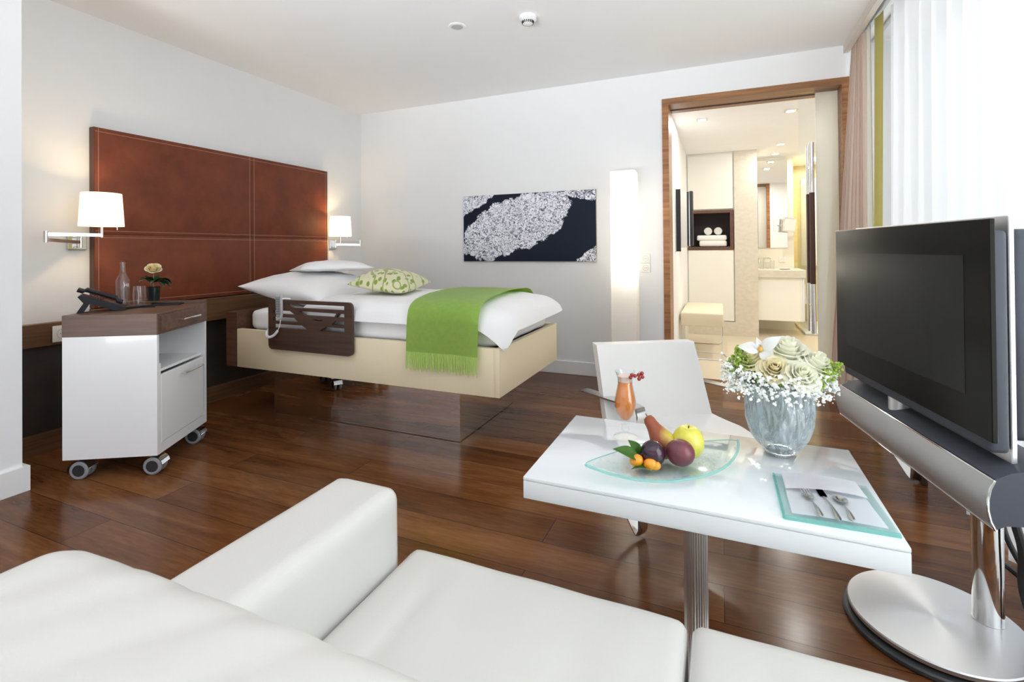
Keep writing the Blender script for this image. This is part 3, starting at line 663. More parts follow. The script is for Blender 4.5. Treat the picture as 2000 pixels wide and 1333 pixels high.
SHADE_ = cloth('cream_lampshade', (0.92, 0.86, 0.74), 0.62, bump=0.1)
N_ = SHADE_.node_tree.nodes; b_ = N_['Principled BSDF']; b_.inputs['Emission Color'].default_value = (1, 0.87, 0.62, 1); b_.inputs['Emission Strength'].default_value = 1.3
def wall_lamp(py, sy, ax, sx, label, far=False):
    """plate on wall at y=py, shade centre (sx, sy)"""
    t = thing('swing_arm_lamp', label, 'wall lamp', (XL, py, 1.28), 0, 'swing-arm reading lamps')
    bm = rbox(XL, XL+0.018, py-0.05, py+0.05, 1.222, 1.325, 0.003, 1); obj('wall_plate', bm, CHROME, t)
    bm = rbox(XL+0.012, XL+0.04, py-0.016, py+0.016, 1.24, 1.31, 0.003, 1); obj('mount_block', bm, CHROME, t)
    hub = Vector((XL+0.05, py, 1.27)); el = Vector(ax)
    bm = MB(); tube(bm, [hub, el+Vector((0, 0, -0.02))], 0.01, flat=(0.02, 0.012, Vector((0, 0, 1)))); obj('lower_arm', bm, CHROME, t)
    bm = MB(); cyl(bm, hub.x, hub.y, 1.235, 1.315, 0.011, 16); obj('pivot', bm, CHROME, t)
    bm = MB(); cyl(bm, el.x, el.y, el.z-0.035, el.z+0.03, 0.011, 16); obj('elbow', bm, CHROME, t)
    top = Vector((sx, sy, el.z+0.012))
    bm = MB(); tube(bm, [el+Vector((0, 0, 0.012)), top], 0.01, flat=(0.02, 0.012, Vector((0, 0, 1)))); obj('upper_arm', bm, CHROME, t)
    bm = MB(); cyl(bm, sx, sy, top.z-0.015, top.z+0.075, 0.008, 14); lathe(bm, [(0, 0), (0.017, 0), (0.017, 0.09), (0, 0.09)], sx, sy, top.z+0.06, 14); obj('lamp_holder', bm, CHROME, t)
    z0 = top.z+0.055
    bm = MB(); lathe(bm, [(0.113, 0), (0.101, 0.205), (0.099, 0.205), (0.111, 0.0), (0.113, 0)], sx, sy, z0, 44, 1, 1); obj('lamp_shade', bm, SHADE_, t, label='glowing cream fabric shade')
    bm = MB(); tube(bm, [(sx+0.02, sy+0.075, z0+0.0), (sx+0.02, sy+0.075, z0-0.022)], 0.003, 6); obj('pull_switch', bm, CHROME, t)
    bm = MB(); sph(bm, (sx, sy, z0+0.115), 0.024, 12, 8); obj('bulb', bm, glow('lit_bulb', (1, 0.8, 0.5), 12), t)
    point('reading_lamp_light', (sx, sy, z0+0.115), 11, (1, 0.69, 0.34), 0.03)
wall_lamp(1.815, 1.815, (-3.60, 1.56, 1.30), -3.55, 'cream shaded chrome reading lamp left of the leather headboard')
wall_lamp(4.085, 3.99, (-3.62, 4.28, 1.285), -3.63, 'cream shaded chrome reading lamp right of the leather headboard, near the corner')

# ================================================================== BEDSIDE CABINET
A = Vector((-3.19, 1.45, 0)); ang = math.atan2(0.23, 0.40)
t = thing('bedside_cabinet', 'white wheeled bedside cabinet with walnut top section', 'bedside cabinet', A, ang)
LX, LY = 0.462, 0.53   # local x along the near face, local y towards the bed
def cl(name, bm, mat, par=t, **k): return obj(name, bm, mat, par, world=False, **k)
bm = MB(); bx(bm, 0, LX, 0, 0.018, 0.111, 0.757); bx(bm, 0, LX, LY-0.018, LY, 0.111, 0.757); bx(bm, 0, 0.018, 0.018, LY-0.018, 0.111, 0.757)
bx(bm, 0.018, LX, 0.018, LY-0.018, 0.111, 0.129); bx(bm, 0.018, LX-0.022, 0.018, LY-0.018, 0.545, 0.560)
bx(bm, LX-0.018, LX, 0.018, LY-0.018, 0.129, 0.166); bx(bm, LX-0.018, LX, 0.018, 0.034, 0.166, 0.60)
cl('body', bm, LACQ, smooth=False)
bm = MB(); bx(bm, 0.02, LX-0.03, 0.019, 0.0195, 0.561, 0.756); cl('shelf_lining', bm, LACQ, smooth=False)
bm = rbox(-0.002, LX+0.002, -0.002, LY+0.002, 0.757, 0.872, 0.003, 1); cl('wood_top', bm, WALNC)
bm = MB(); bx(bm, -0.002, LX+0.002, LY-0.010, LY+0.004, 0.757, 0.892); cl('top_lip', bm, WALNC, smooth=False)
bm = rbox(LX+0.0022, LX+0.010, 0.03, LY-0.05, 0.772, 0.855, 0.001, 1); dr = cl('drawer', bm, WALNC)
bm = MB()
for y in (0.215, 0.385): tube(bm, [(LX+0.008, y, 0.812), (LX+0.03, y, 0.812)], 0.004, 8)
tube(bm, [(LX+0.03, 0.205, 0.812), (LX+0.03, 0.395, 0.812)], 0.0055, 10); cl('drawer_handle', bm, CHROME, dr)
bm = rbox(LX-0.017, LX+0.001, 0.037, LY-0.045, 0.168, 0.535, 0.002, 1); dr = cl('door', bm, LACQ)
bm = MB()
for y in (0.235, 0.425): tube(bm, [(LX, y, 0.497), (LX+0.028, y, 0.497)], 0.004, 8)
tube(bm, [(LX+0.028, 0.225, 0.497), (LX+0.028, 0.435, 0.497)], 0.0055, 10); cl('door_handle', bm, CHROME, dr)
def castor(par, x, y, a, zt):
    rt = Matrix.Translation((x, y, 0)) @ Matrix.Rotation(a, 4, 'Z')
    bm = MB(); cyl(bm, 0, 0, 0.075, zt, 0.011, 14)
    h_ = grid(lambda u, v: Vector((0.018+0.055*math.cos(R(200-190*u)), -0.036+0.072*v, 0.047+0.056*math.sin(R(200-190*u)))), 12, 5)
    bmesh.ops.solidify(h_, geom=h_.faces[:], thickness=0.004); join(bm, h_); bm.transform(rt)
    c_ = obj('castor', bm, CHROME, par, world=False)
    for s in (-1, 1):
        bm = MB(); lathe(bm, [(0.031, -0.012), (0.041, -0.012), (0.047, -0.007), (0.047, 0.007), (0.041, 0.012), (0.031, 0.012), (0.031, -0.012)], 0, 0, 0, 26)
        bm.transform(rt @ Matrix.Translation((0.018, s*0.022, 0.047)) @ Matrix.Rotation(R(90), 4, 'X')); obj('tyre', bm, GREYW, c_, world=False)
        bm = MB(); lathe(bm, [(0, -0.010), (0.0315, -0.010), (0.0315, 0.010), (0, 0.010)], 0, 0, 0, 22)
        bm.transform(rt @ Matrix.Translation((0.018, s*0.022, 0.047)) @ Matrix.Rotation(R(90), 4, 'X')); obj('hub', bm, RUBB, c_, world=False)
for x, y in ((0.05, 0.045), (LX-0.055, 0.05), (LX-0.06, LY-0.055), (0.055, LY-0.055)): castor(t, x, y, R(0), 0.111)
CZ = 0.8725
# telephone
t = thing('desk_telephone', 'black desk telephone with coiled cord on the bedside cabinet', 'telephone', (-3.25, 1.66, CZ), R(62))
bm = prism([(-0.105, 0.0), (-0.075, 0.0), (-0.048, 0.050), (0.05, 0.006), (0.06, 0), (0.108, 0), (0.108, 0.016), (-0.085, 0.098), (-0.100, 0.088), (-0.075, 0.052)], -0.085, 0.085, 'xz')
cl('base', bm, BLACKP, t)
sl = math.atan2(0.016-0.098, 0.193)
Mh = Matrix.Translation((0.012, 0.0, 0.0585)) @ Matrix.Rotation(-sl, 4, 'Y')
bm = MB()
for k in range(12):
    x = -0.06+0.0135*(k % 4); y = 0.005+0.02*(k//4); join(bm, rbox(x, x+0.009, y, y+0.013, -0.003, 0.004, 0.001, 1, Mh))
cl('keypad', bm, DGREY, t)
bm = rbox(0.0, 0.05, 0.005, 0.06, -0.003, 0.0015, 0.001, 1, Mh); cl('display', bm, plain('lcd_grey', (0.09, 0.10, 0.09), 0.3), t)
Mh2 = Matrix.Translation((0.0, -0.055, 0.094)) @ Matrix.Rotation(-sl, 4, 'Y')
bm = MB()
bm = grid(lambda u, v: Vector(((u-0.5)*0.21, 0.024*math.cos(2*PI*v)*(1+0.12*math.cos(4*PI*u)), 0.0135*math.sin(2*PI*v)+(-0.012 if abs(u-0.5) > 0.36 else 0)+0.004)), 24, 14)
bm.transform(Mh2); cl('handset', bm, BLACKP, t)
bm = MB(); P_ = []
for k in range(420):
    s = k/419; a = s*2*PI*38
    P_.append((0.10+0.145*s, -0.055+0.05*math.sin(s*2.4)+0.006*math.cos(a), 0.0085+0.006*math.sin(a)))
tube(bm, P_, 0.0017, 5); cl('coiled_cord', bm, BLACKP, t)
# glass water bottle
t = thing('water_bottle', 'clear glass water bottle without cap behind the telephone', 'bottle', (-3.385, 1.842, CZ))
bp_ = [(0, 0.003), (0.033, 0.003), (0.036, 0.008), (0.036, 0.150), (0.034, 0.163), (0.018, 0.196), (0.0145, 0.212), (0.0125, 0.255), (0.0145, 0.257), (0.0145, 0.270)]
bm = MB(); lathe(bm, bp_+[(0.012, 0.270), (0.010, 0.212), (0.031, 0.160), (0.033, 0.01), (0, 0.008)], 0, 0, 0, 30); cl('bottle_body', bm, GLASS, t)
bm = MB(); lathe(bm, [(0, 0.009), (0.0325, 0.011), (0.0325, 0.104), (0, 0.104)], 0, 0, 0, 28); cl('water', bm, WATER, t)
bm = text_bm('HI', 0.030, 0.0003)
for v in bm.verts:
    a = R(-6)+(v.co.x+0.004)/0.0365; z = v.co.y
    v.co = Vector(((0.0368+v.co.z)*math.cos(a), (0.0368+v.co.z)*math.sin(a), 0.120+z))
cl('lettering', bm, plain('white_print', (0.85, 0.85, 0.85), 0.5), t, smooth=False)
bm = MB(); lathe(bm, [(0, 0), (0.044, 0), (0.045, 0.002), (0, 0.002)], -3.385, 1.842, CZ, 28)
# tumbler
bm = MB(); lathe(bm, [(0, 0), (0.026, 0), (0.030, 0.012), (0.0355, 0.06), (0.0315, 0.125), (0.0300, 0.125), (0.034, 0.06), (0.028, 0.02), (0, 0.014)], -3.262, 1.865, CZ, 30)
single('water_glass', bm, GLASS, (-3.262, 1.865, CZ), 'empty clear glass tumbler between bottle and potted rose', 'drinking glass')
# potted rose
def rose(bm_out, c, r, tilt=(0, 0), seed=0, layers=5, open_=1.0):
    """overlapping cupped petals in rings, the inner ones upright, the outer ones lower and curled out"""
    rnd = random.Random(seed)
    out = MB()
    for l in range(layers):
        f = (l+1)/layers; n_ = (3, 3, 4, 5, 5, 6)[min(l, 5)]
        for k in range(n_):
            a0 = 2*PI*k/n_+l*1.1+rnd.uniform(-.2, .2)
            rad = r*(0.10+0.78*f**1.25)*rnd.uniform(.95, 1.05); H_ = r*(1.05-0.55*f**1.5*open_)*rnd.uniform(.95, 1.05)
            wd = min(1.25, 0.62*2*PI/n_+0.12); cu = r*0.30*f**1.6*open_
            def fn(u, v, a0=a0, rad=rad, H_=H_, wd=wd, cu=cu):
                s_ = 2*u-1
                rim = 1-0.28*abs(s_)**3
                vv = v*rim
                a = a0+s_*wd*(0.35+0.65*math.sin(min(1, v*1.3)*PI/2))
                rr_ = rad*(0.18+0.82*math.sin(min(1, vv*1.15)*PI/2)**0.8)
                k_ = max(0, vv-0.72)/0.28
                rr_ += cu*k_**1.5+r*0.02*math.sin(s_*5+seed+l)
                z = -r*0.42+H_*1.25*vv**1.15-cu*0.75*k_**2
                return Vector((rr_*math.cos(a), rr_*math.sin(a), z))
            grid(fn, 10, 9, out)
    bmesh.ops.solidify(out, geom=out.faces[:], thickness=r*0.018)
    out.transform(Matrix.Translation(c) @ Matrix.Rotation(tilt[1], 4, 'Z') @ Matrix.Rotation(tilt[0], 4, 'X'))
    return join(bm_out, out)
def leafm(bm, base, tip, wid, curl=0.1, up=Vector((0, 0, 1)), n=10, thick=0.0008):
    base = Vector(base); tip = Vector(tip); d = tip-base; L_ = d.length; dn = d.normalized(); s = dn.cross(up).normalized(); w_ = s.cross(dn)
    def fn(u, v):
        wv = wid*math.sin(PI*min(1, u**0.8))*(v-0.5)
        return base+d*u+s*wv+w_*(curl*L_*math.sin(PI*u)-abs(v-0.5)*wid*0.35*-1*math.sin(PI*u))
    g = grid(fn, n, 4); bmesh.ops.solidify(g, geom=g.faces[:], thickness=thick)
    return join(bm, g)
PX, PY = -3.362, 2.005
t = thing('potted_rose', 'cream rose with dark broad leaves in a small dark glass pot', 'potted flower', (PX, PY, CZ))
bm = MB(); lathe(bm, [(0, 0), (0.031, 0), (0.036, 0.108), (0.034, 0.108), (0.030, 0.004), (0, 0.004)], PX, PY, CZ, 28); obj('pot', bm, see_through('smoky_glass', (0.12, 0.15, 0.15), 1.5, 0.05, 0.6, (0.05, 0.065, 0.065)), t)
bm = MB(); tube(bm, [(PX, PY, CZ+0.03), (PX+0.004, PY-0.002, CZ+0.19)], 0.003, 8); obj('stem', bm, STEM, t)
for k, (dx, dy, dz) in enumerate(((0.0, -0.085, 0.115), (0.06, 0.07, 0.060), (0.03, 0.100, 0.085), (0.055, -0.05, 0.10), (-0.07, 0.02, 0.13), (0.075, 0.02, 0.075))):
    bm = MB(); leafm(bm, (PX, PY, CZ+0.135), (PX+dx, PY+dy, CZ+dz+0.03), 0.078, 0.24); lf = obj('leaf', bm, LEAF, t)
    bm = MB(); P_ = []
    b0 = Vector((PX, PY, CZ+0.1365)); t0 = Vector((PX+dx, PY+dy, CZ+dz+0.0315)); d = t0-b0
    w_ = d.normalized().cross(Vector((0, 0, 1))).normalized().cross(d.normalized())
    for q in range(9): P_.append(b0+d*q/8+w_*0.225*d.length*math.sin(PI*q/8))
    tube(bm, P_, 0.0011, 5); obj('leaf_vein', bm, LEAFV, lf)
bm = MB(); rose(bm, (PX+0.004, PY-0.002, CZ+0.222), 0.042, (R(42), R(62)), 3, 5, 0.8); obj('rose_bloom', bm, plain('cream_yellow_rose', (0.88, 0.82, 0.60), 0.6, sub=0.2), t)
bm = MB(); tube(bm, [(PX, PY, CZ+0.13), (PX-0.02, PY-0.05, CZ+0.22), (PX-0.05, PY-0.10, CZ+0.275), (PX-0.06, PY-0.155, CZ+0.29)], 0.0016, 6); obj('curved_twig', bm, plain('brown_twig', (0.08, 0.045, 0.02), 0.6), t)
# folder, pad and pen
Mf = Matrix.Translation((-3.285, 2.075, CZ)) @ Matrix.Rotation(R(44), 4, 'Z')
bm = rbox(-0.10, 0.10, -0.055, 0.055, 0, 0.012, 0.003, 2, Mf); single('remote_control', bm, BLACKP, (-3.285, 2.075, CZ), 'flat black leather folder lying right of the potted rose', 'folder')
bpy.data.objects['remote_control'].name = 'leather_folder'
Mf = Matrix.Translation((-3.19, 1.985, CZ)) @ Matrix.Rotation(R(38), 4, 'Z')
t = thing('note_pad', 'thin black note pad at the drawer side of the bedside cabinet top', 'note pad', (-3.19, 1.985, CZ))
bm = rbox(-0.075, 0.075, -0.05, 0.05, 0, 0.007, 0.002, 2, Mf); obj('cover', bm, BLACKP, t)
bm = rbox(-0.07, 0.07, 0.02, 0.032, 0.0075, 0.013, 0.002, 2, Mf); obj('pen', bm, plain('pen_black', (0.03, 0.03, 0.03), 0.2), t)

# ================================================================== BED
BX0, BX1, BY0, BY1, BZ0, BZ1 = -3.315, -1.172, 2.56, 3.63, 0.346, 0.628
t = thing('care_bed', 'cream upholstered care bed floating on a mirrored plinth', 'bed', (-2.25, 3.1, 0))
bm = rbox(BX0, BX1-0.035, BY0, BY0+0.04, BZ0, BZ1, 0.003, 2); obj('side_panel', bm, VINYL, t)
bm = rbox(BX0, BX1-0.035, BY1-0.04, BY1, BZ0, BZ1, 0.003, 2); obj('side_panel', bm, VINYL, t)
bm = rbox(BX1-0.036, BX1, BY0, BY1, BZ0, BZ1, 0.004, 2); obj('foot_panel', bm, VINYL, t)
bm = MB(); bx(bm, BX0, BX1-0.04, BY0+0.04, BY1-0.04, BZ0+0.02, 0.60); obj('slatted_base', bm, DGREY, t, smooth=False)
bm = rbox(-3.432, BX0, BY0, BY1, 0.346, 0.75, 0.002, 1); obj('head_panel', bm, WALN_Z if False else wood('bed_head_walnut', (0.06, 0.028, 0.018), (0.14, 0.068, 0.042), 0, 12, 0.4), t)
bm = MB(); bx(bm, -3.088, -1.505, 2.69, 3.545, 0.004, 0.366); obj('plinth', bm, MIRROR, t, smooth=False, label='mirrored plinth')
bm = MB(); bx(bm, -3.086, -1.507, 2.692, 3.543, 0, 0.006); obj('plinth_gasket', bm, RUBB, t, smooth=False)
# side rail with slots
hs = [[(-2.772, .838), (-2.268, .838), (-2.268, .811), (-2.715, .811)],
      [(-2.664, .790), (-2.335, .787), (-2.352, .763), (-2.608, .763)],
      [(-2.905, .787), (-2.745, .787), (-2.700, .763), (-2.905, .763)],
      [(-2.905, .741), (-2.706, .741), (-2.668, .713), (-2.905, .713)],
      [(-2.905, .692), (-2.635, .692), (-2.575, .664), (-2.905, .664)],
      [(-2.318, .787), (-2.268, .787), (-2.268, .761), (-2.335, .761)],
      [(-2.345, .738), (-2.268, .738), (-2.268, .712), (-2.375, .712)],
      [(-2.425, .692), (-2.268, .692), (-2.268, .665), (-2.480, .665)],
      [(-2.545, .734), (-2.50, .741), (-2.45, .740), (-2.455, .731), (-2.50, .730)]]
bm = shape2d(rrect(-2.952, -2.206, .512, .862, 0.035), hs, 0.022)
bm.transform(Matrix.Translation((0, 2.535, 0)) @ Matrix.Rotation(R(90), 4, 'X'))
obj('guard_rail', bm, RAILW, t, angle=20, label='dark walnut guard rail with slots')
# hand control hanging on the rail
t = thing('bed_hand_control', 'grey bed hand control hung over the guard rail with coiled cable', 'hand control', (-2.83, 2.512, 0.73))
bm = prism([(-2.858, .893), (-2.803, .900), (-2.800, .76), (-2.812, .732), (-2.835, .728), (-2.850, .745)], 2.500, 2.520, 'xz'); bmesh.ops.bevel(bm, geom=bm.edges[:], offset=0.004, segments=2, affect='EDGES')
obj('housing', bm, plain('light_grey_plastic', (0.55, 0.56, 0.58), 0.5), t)
bm = prism([(-2.851, .885), (-2.809, .889), (-2.806, .765), (-2.815, .742), (-2.835, .740), (-2.845, .75)], 2.497, 2.501, 'xz'); kp = obj('keypad', bm, plain('key_grey', (0.27, 0.28, 0.29), 0.6), t)
bm = MB()
for r_ in range(7):
    for c_ in (0, 1): bx(bm, -2.842+c_*0.018, -2.832+c_*0.018, 2.4955, 2.4975, 0.865-r_*0.017, 0.873-r_*0.017)
obj('keys', bm, plain('key_dark', (0.13, 0.13, 0.14), 0.6), kp)
bm = MB(); tube(bm, [(-2.80, 2.51, .87), (-2.788, 2.518, .873), (-2.775, 2.53, .871), (-2.77, 2.55, .868)], 0.005, 8); obj('hook', bm, TRIMW, t)
ctr = [Vector((-2.815, 2.508, .73)), Vector((-2.822, 2.505, .685)), Vector((-2.838, 2.503, .65)), Vector((-2.87, 2.500, .617)), Vector((-2.915, 2.500, .600)), Vector((-2.955, 2.512, .612)), Vector((-2.972, 2.535, .635)), Vector((-2.968, 2.556, .655))]
def cr(P, s):
    n_ = len(P)-1; x = s*n_; i = min(int(x), n_-1); f = x-i
    p0, p1, p2, p3 = P[max(i-1, 0)], P[i], P[i+1], P[min(i+2, n_)]
    return 0.5*((2*p1)+(-p0+p2)*f+(2*p0-5*p1+4*p2-p3)*f*f+(-p0+3*p1-3*p2+p3)*f**3)
P_ = []
for k in range(700):
    s = k/699; p = cr(ctr, s); 
    if s < 0.28: P_.append(p); continue
    a = (s-0.28)*2*PI*46; q = (cr(ctr, min(1, s+0.01))-p); q = q.normalized() if q.length > 1e-6 else Vector((0, 0.5, 0.5)).normalized()
    s1 = q.cross(Vector((0.1, 1, 0))).normalized(); s2 = q.cross(s1)
    P_.append(p+(s1*math.cos(a)+s2*math.sin(a))*0.0068)
bm = MB(); tube(bm, P_, 0.0028, 6); obj('coiled_cable', bm, plain('white_cable', (0.75, 0.75, 0.76), 0.5), t)
# mattress
def soft(x0, x1, y0, y1, z0, z1, r, amp=0.006, seg=6, cuts=0, freq=7, seed=0):
    b = MB(); bx(b, x0, x1, y0, y1, z0, z1)
    if cuts: bmesh.ops.subdivide_edges(b, edges=b.edges[:], cuts=cuts, use_grid_fill=True)
    c = Vector(((x0+x1)/2, (y0+y1)/2, (z0+z1)/2)); h_ = Vector(((x1-x0)/2, (y1-y0)/2, (z1-z0)/2))
    for v in b.verts:
        p = v.co-c; q = Vector([max(-h_[i]+r, min(h_[i]-r, p[i])) for i in range(3)]); d = p-q
        if d.length > 1e-6: d = d.normalized()*min(d.length, r) if d.length > r else d
        # rounded box projection
        if (p-q).length > r: p = q+(p-q).normalized()*r
        v.co = c+p
        n_ = noise.noise_vector(v.co*freq+Vector((seed, 0, 0)))
        v.co += n_*amp
    return b
bm = soft(-3.265, -1.225, 2.615, 3.575, 0.603, 0.775, 0.06, 0.006, cuts=24)
for v in bm.verts:
    if v.co.z < 0.604: v.co.z = 0.604
single('mattress', bm, SHEET, (-2.25, 3.1, 0.603), 'thick white sheeted mattress in the cream bed', 'mattress', angle=80)
# duvet
def duv(u, v, top=True):
    X0, X1, Y0, Y1 = -2.78, -1.095, 2.548, 3.685
    a = 2*u-1; b__ = 2*v-1
    e = (1-abs(a)**6)*(1-abs(b__)**7); e = max(0, e)**0.42
    x = X0+(X1-X0)*u; y = Y0+(Y1-Y0)*v
    # round the outline corners
    x += -0.05*a*abs(b__)**8; y += -0.03*b__*abs(a)**8
    wr = 0.012*nz3(x*3.1, y*4.2, 1.3)+0.006*nz3(x*9, y*7, 4.1)
    crown = 0.022*math.sin(PI*min(1, max(0, v)))
    zt = 0.775+0.093*e+crown*e+wr*min(1, e*1.6)
    if not top: zt = 0.775+0.011*min(1, e*1.3)
    # foot hangs down over the mattress end and at the near corner
    ft = max(0, (u-0.88)/0.12); zt -= 0.055*ft**2*(1-0.35*v)
    nr = max(0, (0.10-v)/0.10); zt -= (0.035+0.075*max(0, (u-0.86)/0.14)**1.5)*nr**1.3
    y += 0.012*nr*math.sin(x*22)*max(0, u-0.6)
    return Vector((x, y, zt))
bm = MB(); grid(lambda u, v: duv(u, v, True), 90, 60, bm); grid(lambda u, v: duv(u, v, False), 90, 60, bm)
bmesh.ops.remove_doubles(bm, verts=bm.verts[:], dist=0.0008)
single('duvet', bm, LINEN, (-2.0, 3.1, 0.775), 'puffy white duvet spread over the mattress under the green blanket', 'duvet', angle=80)
def pillow(name, c, ax, ay, h_, rotz, tx, ty, mat, label, cat, group=None, seed=0, pinch=0.12, wr=0.008, low=0.45):
    Mx = Matrix.Translation(c) @ Matrix.Rotation(rotz, 4, 'Z') @ Matrix.Rotation(ty, 4, 'Y') @ Matrix.Rotation(tx, 4, 'X')
    def f(sg):
        def g(u, v):
            a = math.sin((u-0.5)*PI); b__ = math.sin((v-0.5)*PI)
            e = max(0, (1-abs(a)**2.6)*(1-abs(b__)**2.6))**0.52
            x = ax/2*a*(1-pinch*(1-b__*b__)*a*a); y = ay/2*b__*(1-pinch*(1-a*a)*b__*b__)
            w_ = wr*nz3(a*2.5+seed, b__*2.5, sg)+0.5*wr*nz3(a*7+seed, b__*7, sg)
            return Vector((x, y, sg*(h_*(1.0 if sg > 0 else low)*e)+w_*e**0.5))
        return g
    b = MB(); grid(f(1), 36, 36, b); grid(f(-1), 36, 36, b); bmesh.ops.remove_doubles(b, verts=b.verts[:], dist=0.0005)
    b.transform(Mx)
    return single(name, b, mat, c, label, cat, group, angle=80, rotz=rotz)
pillow('pillow', (-3.03, 3.07, 0.906), 0.76, 0.86, 0.118, R(4), R(2), R(7), LINEN, 'large white pillow lying on the head of the bed', 'pillow', 'white pillows on the bed', 1, low=0.95)
pillow('pillow', (-2.97, 3.16, 1.050), 0.42, 0.58, 0.070, R(-32), R(0), R(-3), LINEN, 'small white pillow on top of the large one', 'pillow', 'white pillows on the bed', 5, low=0.25)
pillow('cushion', (-2.27, 3.02, 0.955), 0.45, 0.44, 0.10, R(8), R(6), R(7), CUSH, 'green leaf patterned cushion in front of the white pillows', 'cushion', None, 9, pinch=0.05)
# blanket
path = [Vector((2.525, 0.575)), Vector((2.528, 0.66)), Vector((2.532, 0.74)), Vector((2.540, 0.80)), Vector((2.57, 0.855)), Vector((2.66, 0.893)), Vector((2.85, 0.912)), Vector((3.1, 0.918)), Vector((3.35, 0.912)), Vector((3.57, 0.893)), Vector((3.67, 0.855)), Vector((3.703, 0.80)), Vector((3.71, 0.72)), Vector((3.71, 0.62))]
def blk(u, v):
    n_ = len(path)-1; x = v*n_; i = min(int(x), n_-1); f = x-i
    p0, p1, p2, p3 = path[max(i-1, 0)], path[i], path[i+1], path[min(i+2, n_)]
    q = 0.5*((2*p1)+(-p0+p2)*f+(2*p0-5*p1+4*p2-p3)*f*f+(-p0+3*p1-3*p2+p3)*f**3)
    tt = min(1, max(0, (q.x-2.54)/1.1))
    xl = -1.785-0.10*tt+0.0*v; xr = -1.292-0.09*tt
    if v < 0.25: xl += 0.0; xr -= 0.0
    X = xl+(xr-xl)*u
    dz = 0.006*nz3(X*6, q.x*5, 2)
    dy = 0
    if v < 0.3: dy = -0.006*math.sin(u*7+0.6)*(1-v/0.3)
    return Vector((X, q.x+dy, q.y+dz))
t = thing('wool_blanket', 'fringed green wool blanket draped across the foot half of the bed', 'blanket', (-1.55, 3.1, 0.9))
bm = grid(blk, 26, 90); bmesh.ops.solidify(bm, geom=bm.faces[:], thickness=-0.005); obj('cloth', bm, GREENW, t, angle=80)
bm = MB()
for side in (0, 1):
    for k in range(66):
        u = (k+0.5)/66; p = blk(u, 0 if side == 0 else 1); L_ = 0.108+random.uniform(-.012, .008)
        dx = random.uniform(-.006, .006); dy = random.uniform(-.004, .002)
        tube(bm, [p+Vector((0, 0, 0.004)), p+Vector((dx*.4, dy*.5, -L_*.4)), p+Vector((dx*.6+random.uniform(-.002, .002), dy, -L_*.75)), p+Vector((dx, dy, -L_))], [0.0028, 0.003, 0.0026, 0.0016], 5)
obj('fringe', bm, GREENW, t, kind='stuff')

# ================================================================== BACK WALL
t = thing('wall_picture', 'wide black and white photograph of river ice on the back wall', 'picture', (-1.77, YB-0.02, 1.42))
PW, PH = 0.704, 0.34
bm = MB(); bx(bm, -1.77-PW, -1.77+PW, YB-0.022, YB, 1.42-PH, 1.42+PH); obj('panel', bm, plain('picture_edge', (0.35, 0.32, 0.27), 0.5), t, smooth=False)
bm = MB(); bx(bm, -1.77-PW+0.002, -1.77+PW-0.002, YB-0.0245, YB-0.0222, 1.42-PH+0.002, 1.42+PH-0.002); obj('print', bm, PHOTO, t, smooth=False)
bpy.data.objects['print'].location = (0, 0, 0)
socket_plate('wall_switch', -0.622, YB, 1.108, 0.082, 'white wall switch plate, the upper one beside the door frame', 'switch', 'plates beside the door')
socket_plate('wall_switch', -0.622, YB, 1.024, 0.082, 'white wall socket plate, the lower one beside the door frame', 'switch', 'plates beside the door')
# floor lamp
PAPER = cloth('white_paper_shade', (0.93, 0.91, 0.87), 0.55, bump=0.0)
t = thing('paper_floor_lamp', 'tall square white paper floor lamp standing in the corner by the door', 'floor lamp', (-0.765, 4.30, 0))
def pl(u, v):
    a = u*4; s = int(a) % 4; f = a-int(a); q = 0.103
    c_ = [(-q, -q), (q, -q), (q, q), (-q, q)]; p0 = Vector(c_[s]); p1 = Vector(c_[(s+1) % 4]); p = p0+(p1-p0)*f
    z = 0.03+1.835*v
    return Vector((-0.762+p.x, 4.30+p.y, z))
bm = grid(pl, 32, 60, wrap_u=True)
for v in bm.verts:
    k_ = 1+0.012*math.sin(v.co.z*2*PI/0.055)
    v.co.x = -0.762+(v.co.x+0.762)*k_; v.co.y = 4.30+(v.co.y-4.30)*k_
bx(bm, -0.862, -0.662, 4.20, 4.40, 1.862, 1.864); obj('paper_shade', bm, PAPER, t, angle=80)
bm = MB(); bx(bm, -0.86, -0.664, 4.202, 4.398, 0, 0.03); obj('base', bm, TRIMW, t, smooth=False)
bm = MB(); cyl(bm, -0.762, 4.30, 0.03, 1.7, 0.008, 12); obj('pole', bm, TRIMW, t)
bm = MB()
for z in (1.0, 1.35, 1.65): sph(bm, (-0.762+0.025, 4.30, z), 0.03, 12, 8)
obj('bulbs', bm, glow('lit_bulb_warm', (1, 0.9, 0.75), 3), t)
for z in (1.05, 1.35, 1.62): point('floor_lamp_light', (-0.762+0.045, 4.26, z), 2.2, (1, 0.93, 0.82), 0.045)

